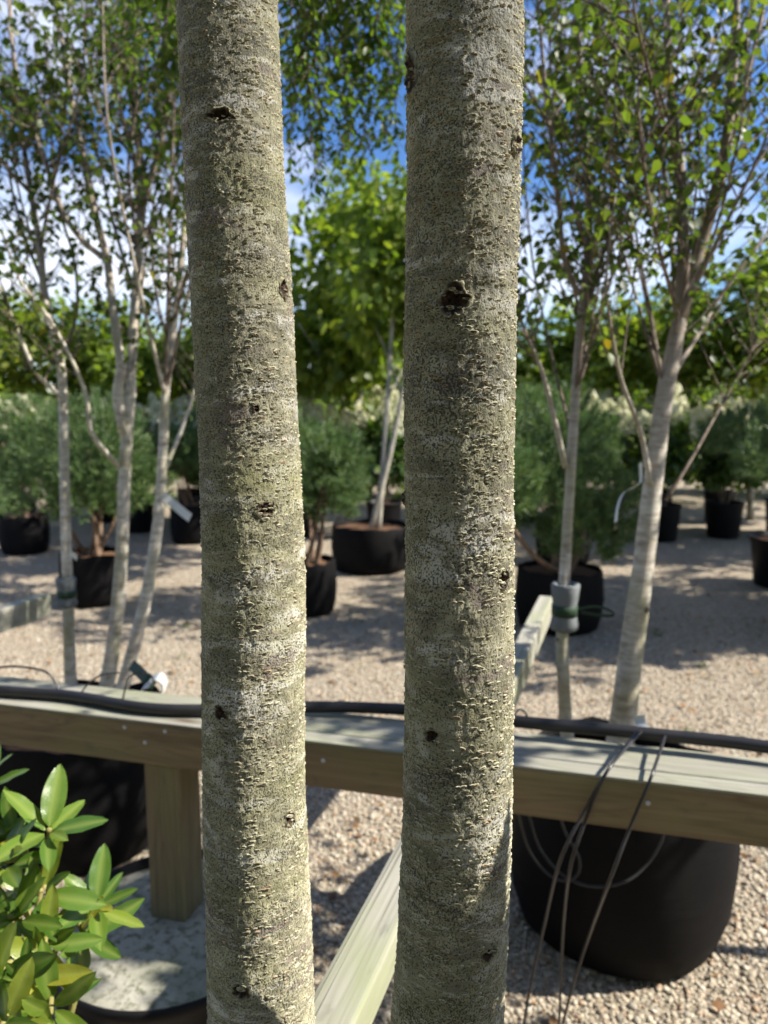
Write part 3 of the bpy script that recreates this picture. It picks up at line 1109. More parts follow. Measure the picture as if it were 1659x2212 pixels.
# ================================================================== POTS
def pot_wob(seed, amp, rim=0.0):
    def w_(r, z, a):
        n = float(vnoise(np.array([math.cos(a) * 1.7 + seed]), np.array([math.sin(a) * 1.7]), np.array([z * 4.0]), seed)[0])
        n2 = float(vnoise(np.array([math.cos(a) * 5 + seed]), np.array([math.sin(a) * 5]), np.array([z * 3.0]), seed + 3)[0])
        return r * (1 + amp * n + amp * 0.4 * n2), z + rim * n2 * max(0.0, z)
    return w_


def pot(name, loc, r, h, label, group=None, bag=True, taper=0.9, seed=1, soil=0.03):
    root = empty(name, loc, label, 'pot', group)
    mat = M['bag'] if bag else M['pot']
    if bag:
        prof = [(0.001, 0.004), (r * taper * 0.93, 0.003), (r * taper, 0.02), (r * 0.985, h * 0.22), (r * 1.03, h * 0.5), (r * 1.01, h * 0.8), (r * 0.985, h * 0.97), (r * 0.975, h), (r * 0.955, h * 0.995), (r * 0.95, h * 0.9)]
        v, f = lathe_geo(prof, 44, wob=pot_wob(seed, 0.06, 0.10))
    else:
        prof = [(0.001, 0.004), (r * taper * 0.97, 0.003), (r * taper, 0.012), (r * 0.965, h - 0.035), (r * 0.97, h - 0.032), (r * 1.02, h - 0.030), (r * 1.025, h - 0.004), (r * 1.01, h), (r * 0.985, h - 0.002), (r * 0.955, h - 0.05)]
        v, f = lathe_geo(prof, 40)
    link('container', mesh_py('container', v, f), mat, root, True)
    sv, sf = [(0, 0, h - soil)], []
    for g in range(1, 5):
        for k in range(28):
            a = 2 * math.pi * k / 28
            q = g / 4 * r * 0.96
            sv.append((q * math.cos(a), q * math.sin(a), h - soil - 0.012 * (g / 4) ** 2 + random.uniform(-.006, .006)))
    for k in range(28):
        sf.append((0, 1 + k, 1 + (k + 1) % 28))
    for g in range(3):
        for k in range(28):
            k2 = (k + 1) % 28
            sf.append((1 + g * 28 + k, 1 + (g + 1) * 28 + k, 1 + (g + 1) * 28 + k2, 1 + g * 28 + k2))
    link('soil', mesh_py('soil', sv, sf), M['soil'], root, True)
    return root


# weighted bucket of concrete under the post
bx = at(372, 2000, z=0.285)
bx.z = 0
bk = empty('concrete_bucket', tuple(bx), 'black bucket filled with mossy concrete holding the timber post', 'bucket')
rb, hb = 0.272, 0.305
v, f = lathe_geo([(0.001, 0.004), (rb * 0.86, 0.003), (rb * 0.88, 0.015), (rb * 0.985, hb - 0.04), (rb * 1.02, hb - 0.036), (rb * 1.03, hb - 0.006), (rb * 1.015, hb), (rb * 0.985, hb - 0.003), (rb * 0.97, hb - 0.05)], 56)
link('container', mesh_py('container', v, f), M['pot'], bk, True)
sv, sf = [(0, 0, hb - 0.022)], []
for g in range(1, 15):
    for k in range(56):
        a = 2 * math.pi * k / 56
        q = g / 14 * rb * 0.985
        n = float(vnoise(np.array([q * math.cos(a) * 9]), np.array([q * math.sin(a) * 9]), np.array([0.3]), 4)[0])
        sv.append((q * math.cos(a), q * math.sin(a), hb - 0.020 + n * 0.016 - (0.008 if g == 14 else 0)))
for k in range(56):
    sf.append((0, 1 + k, 1 + (k + 1) % 56))
for g in range(13):
    for k in range(56):
        k2 = (k + 1) % 56
        sf.append((1 + g * 56 + k, 1 + (g + 1) * 56 + k, 1 + (g + 1) * 56 + k2, 1 + g * 56 + k2))
link('concrete_fill', mesh_py('concrete_fill', sv, sf), M['concrete'], bk, True)

pot('grow_bag', tuple(at(1330, 1975, z=0)), 0.312, 0.465, 'large black fabric grow bag under the rail, below the hanging thin tubes', None, True, 0.9, 2, 0.10)
pot('grow_bag', tuple(at(190, 1800, z=0)), 0.30, 0.45, 'black grow bag half hidden behind glossy green shrub and timber post', None, True, 0.92, 5)


# ================================================================== BIRCHES
def birch(name, label, depth, base_px, stems, n_twigs, leaf, seed, leaf_single=300, jitter=0.35, soilz=0.41, bark='birch', shoots=20, xr=(0, 1659)):
    random.seed(seed)
    b = at(base_px[0], base_px[1], depth=depth)
    root = empty(name, (b.x, b.y, soilz), label, 'tree')
    base = Vector(root.location)
    lines = []
    stems = list(stems)
    for _ in range(shoots):
        st = random.choice([q for q in stems if q.get('root')])
        k = random.randint(len(st['p']) // 2 - 1, len(st['p']) - 3)
        x0, y0, d0 = st['p'][k]
        x1 = min(max(x0 + random.gauss(0, 110), xr[0]), xr[1])
        y1 = random.uniform(-160, 260)
        d1 = d0 + random.gauss(0, 0.28)
        bow = random.uniform(0.5, 0.85)
        stems.append({'p': [(x0, y0, d0), (x0 + (x1 - x0) * bow * 0.6, y0 + (y1 - y0) * 0.28, d0 + (d1 - d0) * 0.5), (x0 + (x1 - x0) * 0.9, y0 + (y1 - y0) * 0.65, d1), (x1, y1, d1)], 'w': (random.uniform(6, 10), 2.6), 's': 0.2, 'k': 0.8})
    for st in stems:
        P = [at(x, y, depth=depth + dd) for (x, y, dd) in st['p']]
        if st.get('root'):
            P = [Vector((P[0].x - (P[1].x - P[0].x) * 0.5 - (P[0].x - b.x) * 0.3, P[0].y, soilz - 0.03))] + P
        n = 26
        C = catmull(P, n)
        r0, r1 = st['w'][0] * depth / FPX / 2, st['w'][1] * depth / FPX / 2
        R = [r0 + (r1 - r0) * (i / n) ** 0.85 for i in range(n + 1)]
        if st.get('root'):
            R[0] *= 1.25
            R[1] *= 1.1
        v, f = tube_geo(C, [x * random.uniform(0.95, 1.05) for x in R], 14 if r0 > 0.012 else 8)
        o = link('trunk' if st.get('root') else 'branch', mesh_py('trunk', [p - base for p in v], f), M[bark] if r0 > 0.008 else M['twig'], root, True)
        lines.append((C, R, st))
        # small dark branch collars
        if st.get('root'):
            for k in range(3):
                i = random.randint(6, n - 2)
                a = random.uniform(math.pi, 2 * math.pi)
                c = C[i] + Vector((math.cos(a), math.sin(a), 0)) * R[i] * 0.97
                bmv, bmf = tube_geo([c - Vector((math.cos(a), math.sin(a), 0)) * 0.004, c + Vector((math.cos(a), math.sin(a), 0.3)) * 0.005], [R[i] * 0.34, R[i] * 0.22], 8)
                link('knot', mesh_py('knot', [p - base for p in bmv], bmf), M['twig'], root, True)
    Pp, Dd, Ss = [], [], []
    tw = Acc()
    weights = [st.get('k', 1.0) for (_, _, st) in lines]

    def leafy(pp, Ls, gap):
        nl = max(3, int(Ls / gap))
        m_ = len(pp) - 1
        for s_ in range(nl):
            q = (0.12 + 0.88 * (s_ + random.random() * 0.8) / nl) * m_
            k3 = min(int(q), m_ - 1)
            lp = pp[k3].lerp(pp[k3 + 1], min(q - k3, 1))
            a = random.uniform(0, 6.283)
            out_ = Vector((math.cos(a), math.sin(a), random.uniform(-0.6, 0.5)))
            stalk = random.uniform(0.008, 0.02)
            Pp.append(lp + out_ * stalk)
            Dd.append((out_ * 0.8 + Vector((0, 0, random.uniform(-1.1, 0.0)))).normalized())
            Ss.append(random.uniform(0.7, 1.25) * leaf)

    for _ in range(n_twigs):
        C, R, st = random.choices(lines, weights)[0]
        n = len(C) - 1
        t = random.uniform(st.get('s', 0.5), 1.0)
        q = t * n
        i = min(int(q), n - 1)
        p0 = C[i].lerp(C[i + 1], q - i)
        tan = (C[i + 1] - C[i]).normalized()
        a = random.uniform(0, 6.283)
        side = Vector((math.cos(a), math.sin(a), random.uniform(-0.25, 0.3)))
        d = (tan * random.uniform(0.5, 1.1) + side * random.uniform(0.5, 1.0)).normalized()
        Ls = random.uniform(0.14, 0.46)
        pp = [p0]
        for s_ in range(6):
            d = (d + Vector((random.gauss(0, jitter * .25), random.gauss(0, jitter * .25), 0.06 + random.gauss(0, jitter * .2)))).normalized()
            pp.append(pp[-1] + d * Ls / 6)
        rt = random.uniform(0.0016, 0.0032)
        tw.add(*rel(tube_geo(pp, [rt * (1 - 0.75 * k / 6) for k in range(7)], 5, False), base))
        leafy(pp, Ls, 0.033)
    link('twigs', tw.mesh('twigs'), M['twig'], root, True)
    N_ = np.array([(random.gauss(0, .7), random.gauss(0, .7), 1.0) for _ in Pp])
    R_ = frames(np.array([tuple(d) for d in Dd]), N_)
    add_leaves(root, BIRCH_T, np.array([tuple(p) for p in Pp]), R_, np.array(Ss), M['birch_leaf'], leaf_single)
    return root


DR = 2.13
birch('birch_tree', 'pale birch with a thick leaning stem and a thin stem, right of the near stems', DR, (1310, 1700), [
    {'p': [(1340, 1600, 0), (1362, 1420, 0), (1390, 1220, 0), (1412, 1030, 0), (1436, 850, 0), (1468, 690, 0), (1476, 560, 0), (1469, 372, 0.05), (1447, 186, 0.1), (1438, -40, 0.15), (1430, -300, 0.2)], 'w': (64, 12), 'root': 1, 's': 0.5, 'k': 1.4},
    {'p': [(1226, 1600, 0.02), (1216, 1440, 0.02), (1216, 1320, 0.02), (1228, 1100, 0.04), (1243, 850, 0.06), (1255, 690, 0.08), (1268, 557, 0.1), (1270, 409, 0.1), (1258, 230, 0.12), (1246, -30, 0.15), (1240, -250, 0.2)], 'w': (33, 9), 'root': 1, 's': 0.5, 'k': 1.4},
    {'p': [(1468, 690, 0), (1503, 560, 0), (1544, 427, -0.03), (1570, 297, -0.05), (1585, 130, -0.05), (1592, -60, -0.05), (1600, -280, 0)], 'w': (34, 12), 's': 0.1},
    {'p': [(1450, 760, 0), (1458, 632, 0.1), (1438, 390, 0.2), (1417, 186, 0.25), (1405, 0, 0.3), (1395, -200, 0.3)], 'w': (15, 6), 's': 0.25},
    {'p': [(1250, 640, 0.08), (1217, 550, 0.06), (1205, 409, 0.0), (1183, 242, -0.05), (1165, 37, -0.08), (1150, -150, -0.1)], 'w': (15, 5), 's': 0.2},
    {'p': [(1544, 427, -0.03), (1600, 220, 0.0), (1640, 60, 0.05), (1670, -120, 0.1)], 'w': (17, 9), 's': 0.05},
    {'p': [(1440, 830, 0), (1507, 725, 0.1), (1562, 632, 0.2), (1659, 500, 0.3), (1720, 400, 0.35)], 'w': (12, 5), 's': 0.15},
    {'p': [(1465, 700, 0), (1520, 580, -0.1), (1580, 460, -0.15), (1640, 335, -0.2), (1690, 200, -0.2)], 'w': (12, 5), 's': 0.15},
    {'p': [(1405, 1050, -0.02), (1390, 960, -0.05), (1372, 900, -0.1), (1345, 830, -0.15), (1325, 740, -0.2), (1310, 600, -0.25), (1330, 420, -0.25)], 'w': (14, 4), 's': 0.45},
    {'p': [(1222, 1010, 0.04), (1196, 900, 0.0), (1170, 800, -0.05), (1140, 730, -0.1), (1115, 650, -0.1), (1100, 500, -0.1)], 'w': (14, 4), 's': 0.4},
    {'p': [(1440, 1080, 0.05), (1500, 980, 0.1), (1550, 890, 0.2), (1600, 800, 0.25), (1660, 690, 0.3)], 'w': (9, 4), 's': 0.45},
    {'p': [(1436, 850, 0), (1410, 700, 0.2), (1370, 480, 0.3), (1340, 250, 0.35), (1325, 0, 0.4)], 'w': (9, 4), 's': 0.3},
    {'p': [(1243, 850, 0.06), (1290, 700, 0.2), (1320, 500, 0.3), (1315, 300, 0.35), (1300, 0, 0.4)], 'w': (8, 4), 's': 0.3},
    {'p': [(1232, 930, 0.06), (1190, 760, 0.2), (1150, 560, 0.3), (1130, 330, 0.35), (1120, 60, 0.4)], 'w': (8, 4), 's': 0.35},
], 640, 0.031, 21, shoots=26, xr=(1090, 1720))

DLB = 2.72
birch('birch_tree', 'multi-stemmed white birch left of the near stems, three stems rising from one bag', DLB, (215, 1640), [
    {'p': [(156, 1510, 0), (150, 1400, 0), (147, 1293, 0), (143, 1174, 0), (139, 1015, 0), (137, 880, 0), (130, 777, 0), (103, 690, 0), (92, 600, 0), (87, 536, 0), (67, 417, 0.05), (52, 317, 0.05), (36, 200, 0.05), (20, 0, 0.1)], 'w': (30, 9), 'root': 1, 's': 0.5, 'k': 1.3},
    {'p': [(226, 1510, 0.02), (250, 1352, 0.02), (262, 1214, 0.02), (268, 1055, 0.02), (274, 936, 0.02), (282, 850, 0.02), (284, 790, 0.03), (292, 640, 0.03), (302, 536, 0.04), (305, 377, 0.05), (294, 258, 0.08), (272, 150, 0.1), (262, 0, 0.1)], 'w': (34, 12), 'root': 1, 's': 0.5, 'k': 1.3},
    {'p': [(256, 1510, -0.04), (306, 1333, -0.06), (329, 1214, -0.06), (345, 1094, -0.06), (353, 956, -0.06), (357, 856, -0.06), (369, 757, -0.06), (377, 690, -0.06), (392, 560, -0.05), (405, 400, 0.0), (410, 200, 0.0)], 'w': (32, 9), 'root': 1, 's': 0.55},
    {'p': [(272, 940, 0.02), (254, 856, 0.0), (262, 797, 0.0), (254, 740, 0.0), (242, 650, 0.0), (230, 555, -0.02), (198, 436, -0.04), (179, 337, -0.05), (155, 218, -0.05), (139, 119, -0.05), (115, -20, -0.05)], 'w': (26, 8), 's': 0.3},
    {'p': [(302, 520, 0.04), (313, 428, 0.04), (345, 317, 0.05), (365, 218, 0.05), (385, 60, 0.05)], 'w': (16, 10), 's': 0.1},
    {'p': [(228, 560, 0.0), (179, 520, -0.05), (135, 456, -0.1), (107, 377, -0.1), (79, 298, -0.1), (48, 220, -0.12), (20, 60, -0.1)], 'w': (14, 7), 's': 0.1},
    {'p': [(266, 1020, 0.02), (250, 1000, 0.0), (198, 936, -0.1), (186, 856, -0.12), (151, 769, -0.15), (99, 678, -0.2), (40, 600, -0.2), (5, 500, -0.2)], 'w': (13, 5), 's': 0.4},
    {'p': [(138, 880, 0), (131, 856, -0.02), (79, 805, -0.1), (36, 710, -0.15), (0, 620, -0.2)], 'w': (13, 6), 's': 0.4},
    {'p': [(357, 1010, -0.06), (368, 985, 0.0), (397, 916, 0.08), (421, 837, 0.12), (440, 700, 0.15)], 'w': (13, 5), 's': 0.5},
    {'p': [(300, 560, 0.04), (285, 450, 0.0), (278, 350, -0.05), (300, 200, -0.1), (330, 60, -0.1)], 'w': (8, 5), 's': 0.1},
    {'p': [(370, 750, -0.06), (340, 650, 0.1), (330, 520, 0.15), (370, 380, 0.2), (395, 250, 0.2)], 'w': (8, 4), 's': 0.1},
    {'p': [(130, 780, 0), (165, 680, 0.1), (160, 560, 0.2), (120, 420, 0.25), (110, 250, 0.3), (95, 60, 0.3)], 'w': (9, 4), 's': 0.2},
    {'p': [(92, 610, 0), (50, 500, 0.1), (20, 380, 0.15), (5, 250, 0.2)], 'w': (9, 4), 's': 0.1},
], 600, 0.032, 33, bark='white_birch', shoots=24, xr=(-60, 460))
random.seed(5)


# ================================================================== FOAM SLEEVES, TAGS
def sleeve(loc, r, h, label, lean=0.0, tail=None):
    root = empty('tree_tie', loc, label, 'tree tie')
    v, f = lathe_geo([(r * 0.55, -h * 0.06), (r * 0.92, 0), (r * 0.98, h * 0.1), (r * 0.84, h * 0.32), (r * 0.80, h * 0.5), (r * 0.92, h * 0.7), (r * 1.0, h * 0.95), (r * 0.9, h), (r * 0.62, h * 0.985), (r * 0.60, h * 0.8)], 28, wob=pot_wob(int(r * 1e4), 0.16, 0.05))
    fs_ = link('foam_sleeve', mesh_py('foam_sleeve', v, f), M['foam'], root, True)
    v, f = lathe_geo([(r * 0.84, h * 0.30), (r * 0.93, h * 0.31), (r * 0.93, h * 0.53), (r * 0.84, h * 0.54)], 28)
    link('strap', mesh_py('strap', v, f), M['strap'], fs_, True)
    if tail:
        pts_ = catmull([(r * 0.9, 0, h * 0.42)] + tail, 16)
        v, f = [], []
        for i, p in enumerate(pts_):
            for (dy, dz) in ((-0.001, -0.004), (0.001, -0.004), (0.001, 0.004), (-0.001, 0.004)):
                v.append(p + Vector((0, dy, dz)))
        for i in range(len(pts_) - 1):
            for k in range(4):
                f.append((i * 4 + k, i * 4 + (k + 1) % 4, (i + 1) * 4 + (k + 1) % 4, (i + 1) * 4 + k))
        link('strap_tail', mesh_py('strap_tail', v, f), M['strap'], fs_, False)
    return root


sleeve(tuple(at(1218, 1358, depth=DR + 0.02)), 0.040, 0.135, 'grey foam tie with dark green strap on the thin birch stem by the rail arm', tail=[(0.08, 0.0, 0.066), (0.12, 0.0, 0.060), (0.145, 0.0, 0.042), (0.11, 0.004, 0.038), (0.05, 0.005, 0.048)])
sleeve(tuple(at(146, 1308, depth=DLB)), 0.037, 0.105, 'grey foam tie with dark green strap on leftmost white birch stem')


def strip(name, pts_, wid, wdir, label, mat='tag', thick=0.0008):
    c = catmull(pts_, 14)
    b = Vector(c[0])
    wv = Vector(wdir).normalized() * wid / 2
    v, f = [], []
    for i, p in enumerate(c):
        t = (c[min(i + 1, 14)] - c[max(i - 1, 0)]).normalized()
        nn = t.cross(wv).normalized() * thick / 2
        for q in (p - wv - nn, p + wv - nn, p + wv + nn, p - wv + nn):
            v.append(q - b)
    for i in range(14):
        for k in range(4):
            f.append((i * 4 + k, i * 4 + (k + 1) % 4, (i + 1) * 4 + (k + 1) % 4, (i + 1) * 4 + k))
    f += [(3, 2, 1, 0), tuple(56 + k for k in range(4))]
    o = link(name, mesh_py(name, v, f), M[mat], None, False)
    o.location = b
    return tag(o, label, 'tag')


d_ = DLB - 0.08
strip('plant_tag', [at(352, 1070, depth=d_), at(370, 1085, depth=d_), at(392, 1104, depth=d_ - 0.01), at(411, 1119, depth=d_ - 0.02)], 0.031, at(400, 1085, depth=d_) - at(388, 1110, depth=d_), 'white plastic plant tag sticking out from slanting birch stem')
d_ = DR - 0.05
strip('plant_tag', [at(1383, 1000, depth=d_), at(1384, 1040, depth=d_), at(1372, 1050, depth=d_), at(1346, 1066, depth=d_), at(1334, 1095, depth=d_ - .02), at(1330, 1128, depth=d_ - .03)], 0.010, (0.5, -0.4, 0.5), 'curled white loop tag hanging on the thick birch stem')
d_ = 1.60
strip('plant_tag', [at(1382, 1545, depth=d_), at(1384, 1560, depth=d_), at(1390, 1572, depth=d_ - .01), at(1400, 1578, depth=d_ - .02)], 0.022, (1, -0.3, 0.25), 'small white tag beside the black hose on the rail')
d_ = DLB - 0.12
strip('plant_tag', [at(150, 1196, depth=d_), at(158, 1199, depth=d_), at(166, 1206, depth=d_)], 0.018, (0.2, 0, 1), 'tiny white tag above the foam tie on leftmost birch stem')

# ================================================================== IRRIGATION HOSE
hz = RAIL_Z + 0.021
hp = [(-120, 1478), (0, 1492), (150, 1503), (300, 1528), (420, 1534), (560, 1530), (700, 1527), (860, 1532), (1000, 1545), (1130, 1560), (1300, 1575), (1450, 1590), (1560, 1601), (1659, 1614), (1800, 1634)]
hpts = [at(x, y, z=hz + (0.012 if x > 1000 else 0.0)) for (x, y) in hp]
hose = empty('irrigation_hose', tuple(hpts[7]), 'thick black irrigation hose lying along the top of the timber rail', 'hose')
hb_ = Vector(hose.location)
hc = catmull(hpts, 90)
v, f = tube_geo(hc, 0.0135, 16)
link('pipe', mesh_py('pipe', [p - hb_ for p in v], f), M['hose'], hose, True)


def drip(pts_, r=0.0033, n=36):
    c = catmull(pts_, n)
    v, f = tube_geo(c, r, 8)
    link('drip_tube', mesh_py('drip_tube', [p - hb_ for p in v], f), M['tube'], hose, True)


def front(x, y, gap=0.02):
    """A point just in front of the rail's face."""
    d = at(x, y, depth=1.0) - Vector((0, 0, CAM_H))
    s = (A0 - bn * gap - Vector((0, 0, CAM_H))).dot(bn) / d.dot(bn)
    return Vector((0, 0, CAM_H)) + d * s


# three long tubes from the hose over the front edge, down to the ground
drip([at(1372, 1585, z=hz + 0.02), at(1345, 1620, z=RAIL_Z + 0.03), at(1310, 1668, z=RAIL_Z + 0.022), front(1264, 1750, 0.015), front(1210, 1860, 0.05), at(1178, 1990, z=0.36), at(1150, 2110, z=0.17), at(1128, 2230, z=0.006)])
drip([at(1386, 1580, z=hz + 0.02), at(1350, 1618, z=RAIL_Z + 0.032), at(1308, 1672, z=RAIL_Z + 0.02), front(1270, 1760, 0.012), front(1233, 1870, 0.04), at(1218, 1990, z=0.37), at(1212, 2100, z=0.19), at(1207, 2230, z=0.006)])
drip([at(1440, 1580, z=hz + 0.016), at(1420, 1640, z=RAIL_Z + 0.03), at(1402, 1690, z=RAIL_Z + 0.012), front(1360, 1790, 0.02), front(1318, 1900, 0.05), at(1275, 2015, z=0.33), at(1240, 2120, z=0.16), at(1212, 2225, z=0.006)])
# loops hanging under the rail, in front of the bag
lz = 1.62
drip([at(1204, 1745, depth=lz), at(1222, 1800, depth=lz), at(1250, 1850, depth=lz - .02), at(1248, 1890, depth=lz - .02), at(1215, 1903, depth=lz - .02), at(1175, 1880, depth=lz), at(1140, 1830, depth=lz), at(1120, 1760, depth=lz), at(1112, 1735, depth=lz)], 0.0030)
drip([at(1140, 1750, depth=lz + .02), at(1165, 1830, depth=lz + .02), at(1215, 1890, depth=lz), at(1280, 1915, depth=lz - .02), at(1350, 1905, depth=lz - .02), at(1400, 1865, depth=lz), at(1430, 1815, depth=lz), at(1434, 1780, depth=lz)], 0.0030)
# small arcs standing up from the hose
drip([at(128, 1498, z=hz), at(122, 1478, z=hz + .02), at(100, 1452, z=hz + .05), at(60, 1442, z=hz + .06), at(20, 1440, z=hz + .06), at(-20, 1447, z=hz + .05), at(-60, 1470, z=hz + .01)], 0.0028)
drip([at(172, 1502, z=hz), at(190, 1478, z=hz + .025), at(220, 1458, z=hz + .045), at(260, 1453, z=hz + .045)] , 0.0022)
drip([at(265, 1512, z=hz), at(272, 1482, z=hz + .03), at(282, 1460, z=hz + .05), at(320, 1454, z=hz + .05), at(336, 1478, z=hz + .02)], 0.0022)
drip([at(1112, 1562, z=hz + .012), at(1114, 1542, z=hz + .03), at(1124, 1532, z=hz + .04), at(1136, 1542, z=hz + .03), at(1140, 1562, z=hz + .012)], 0.0022)

# webbing strap with white buckle behind the left stem
sb = at(300, 1460, z=0.70)
st = empty('ratchet_strap', tuple(sb), 'black webbing strap with white end lying behind the left birch stems', 'strap')


def ribbon(path, wid, wdir, thick, mat, name, parent):
    c = catmull(path, 14)
    b = Vector(parent.location)
    wv = Vector(wdir).normalized() * wid / 2
    v, f = [], []
    for i, p in enumerate(c):
        t = (c[min(i + 1, 14)] - c[max(i - 1, 0)]).normalized()
        nn = t.cross(wv).normalized() * thick / 2
        for q in (p - wv - nn, p + wv - nn, p + wv + nn, p - wv + nn):
            v.append(q - b)
    for i in range(14):
        for k in range(4):
            f.append((i * 4 + k, i * 4 + (k + 1) % 4, (i + 1) * 4 + (k + 1) % 4, (i + 1) * 4 + k))
    f += [(3, 2, 1, 0), tuple(56 + k for k in range(4))]
    return link(name, mesh_py(name, v, f), mat, parent, False)


dd = 2.05
ribbon([at(284, 1436, depth=dd + .1), at(300, 1450, depth=dd + .05), at(318, 1468, depth=dd), at(332, 1484, depth=dd)], 0.030, (0.5, 0.3, 0.8), 0.004, M['strap'], 'webbing', st)
ribbon([at(326, 1468, depth=dd - .01), at(344, 1462, depth=dd - .02), at(356, 1476, depth=dd - .02), at(352, 1496, depth=dd - .01)], 0.026, (0.3, 0.6, 0.5), 0.004, M['tag'], 'white_end', st)
ribbon([at(306, 1492, depth=dd), at(314, 1482, depth=dd - .01), at(326, 1478, depth=dd - .01)], 0.024, (0.3, 0.6, 0.5), 0.004, M['tag'], 'white_end', st)


# ================================================================== RHODODENDRON
def rhodo_leaf_mesh(var):
    n = 9
    v, f, rib = [], [], []
    W = [0.34, 0.38, 0.30][var]
    bend = [0.10, 0.22, -0.05][var]
    cols = (-1.0, -0.55, -0.07, 0.07, 0.55, 1.0)
    for i in range(n + 1):
        t = i / n
        wd = W / 2 * math.sin(math.pi * min(1, t * 0.98 + 0.015) ** 0.92) ** 0.66 if 0 < t < 1 else 0.006
        y = t
        z = -bend * t * t
        for c in cols:
            ripple = 0.012 * math.sin(t * 17 + c * 2 + var) * abs(c)
            v.append((c * wd, y, z + abs(c) * wd * 0.22 + ripple))
            rib.append(1.0 if abs(c) < 0.1 else 0.0)
    m_ = len(cols)
    for i in range(n):
        for k in range(m_ - 1):
            f.append((i * m_ + k, i * m_ + k + 1, (i + 1) * m_ + k + 1, (i + 1) * m_ + k))
    me = mesh_py('leaf', v, f)
    a = me.attributes.new('rib', 'FLOAT', 'POINT')
    a.data.foreach_set('value', rib)
    me.materials.append(M['rhodo_leaf'])
    me.polygons.foreach_set('use_smooth', [True] * len(me.polygons))
    return me


RH = [rhodo_leaf_mesh(i) for i in range(3)]


def rhodo(loc, rosettes, label, seed):
    random.seed(seed)
    root = empty('rhododendron_shrub', loc, label, 'shrub')
    base = Vector(loc)
    for (c, axis, n, L, back) in rosettes:
        c = Vector(c)
        axis = Vector(axis).normalized()
        # stem from the foot of the shrub
        foot = base + Vector((random.uniform(-.05, .05), random.uniform(-.05, .05), 0.30 if base.z < 0.1 else 0))
        mid = foot.lerp(c, 0.6) - axis * 0.06 + Vector((0, 0, -0.03))
        cc = catmull([foot, mid, c - axis * 0.05, c], 14)
        v, f = tube_geo(cc, [0.0065 - 0.0035 * i / 14 for i in range(15)], 8)
        link('stem', mesh_py('stem', [p - base for p in v], f), M['rhodo_stem'], root, True)
        a0 = random.uniform(0, 6.28)
        e1 = axis.orthogonal().normalized()
        e2 = axis.cross(e1)
        n = n + 2
        L = L * 0.9
        for k in range(n):
            a = a0 + k * 2.399
            q = k / n
            up = 0.95 - 1.15 * q + random.uniform(-.12, .12)
            outw = e1 * math.cos(a) + e2 * math.sin(a)
            d = (outw + axis * up).normalized()
            p = c - axis * (q * back) + outw * 0.006
            s = L * random.uniform(0.62, 1.18) * (0.65 if q < 0.12 else 1)
            R_ = frames(np.array([tuple(d)]), np.array([tuple((axis * 1.0 + outw * -0.2 + Vector((random.gauss(0, .15), random.gauss(0, .15), random.gauss(0, .15)))))]))[0]
            o = bpy.data.objects.new('leaf', random.choice(RH))
            mt = Matrix(R_.tolist()).to_4x4() @ Matrix.Scale(s, 4)
            mt.translation = p - base
            o.matrix_basis = mt
            o.parent = root
            COL.objects.link(o)
    return root


D1 = 1.06
ros = []
for (x, y, dp, ax_dir, n, L, bk_) in [
        (104, 1792, 1.06, (0.25, -0.35, 0.9), 7, 0.088, 0.012),
        (28, 1800, 1.10, (-0.1, -0.45, 0.85), 8, 0.078, 0.02),
        (5, 1860, 1.02, (-0.2, -0.4, 0.8), 8, 0.085, 0.02),
        (208, 1952, 1.08, (0.25, -0.3, 0.9), 8, 0.092, 0.012),
        (185, 2020, 1.06, (0.75, -0.5, 0.15), 6, 0.098, 0.03),
        (85, 1925, 1.02, (0.1, -0.6, 0.7), 8, 0.080, 0.03),
        (20, 1980, 0.98, (-0.2, -0.6, 0.7), 8, 0.085, 0.03),
        (95, 2050, 0.98, (0.3, -0.7, 0.4), 7, 0.075, 0.03),
        (45, 2120, 0.94, (0.2, -0.75, 0.4), 8, 0.080, 0.03),
        (-20, 2110, 0.92, (-0.2, -0.7, 0.5), 8, 0.085, 0.03),
        (-90, 1950, 1.00, (-0.5, -0.3, 0.8), 8, 0.085, 0.03),
        (-70, 1800, 1.10, (-0.3, -0.2, 0.9), 8, 0.085, 0.03),
        (0, 2220, 0.90, (0.1, -0.8, 0.3), 8, 0.08, 0.03),
        (110, 2190, 0.94, (0.4, -0.8, 0.2), 6, 0.08, 0.03),
        (-40, 1690, 1.14, (-0.2, -0.1, 0.9), 7, 0.08, 0.02)]:
    ros.append((at(x, y, depth=dp), ax_dir, n, L, bk_))
shrub_foot = at(40, 2400, depth=1.02)
shrub_loc = (-0.56, 0.86, 0.0)
pot('plastic_pot', shrub_loc, 0.16, 0.34, 'round black pot of the glossy green shrub at lower left', None, False, 0.85, 3)
rhodo(shrub_loc, ros, 'glossy green broadleaf shrub with pointed leaf rosettes at lower left', 4)
random.seed(9)
# unseen shrub added past the right edge; its top shades the right stem's foot
ros2 = []
for k in range(22):
    a = random.uniform(0, 6.28)
    rr_ = random.uniform(0.0, 0.12)
    zz_ = 1.58 - rr_ * 0.9 - random.uniform(0, 0.60)
    ros2.append(((0.60 + rr_ * math.cos(a), 0.49 + rr_ * math.sin(a), zz_), (math.cos(a) * 0.6, math.sin(a) * 0.6, 0.7), 9, 0.085, 0.03))
pot('plastic_pot', (0.60, 0.49, 0.0), 0.19, 0.40, 'round black pot of the added unseen shrub beyond the right edge', None, False, 0.85, 4)
rhodo((0.60, 0.49, 0.0), ros2, 'unseen glossy green shrub added beyond the right edge to shade the right stem', 8)


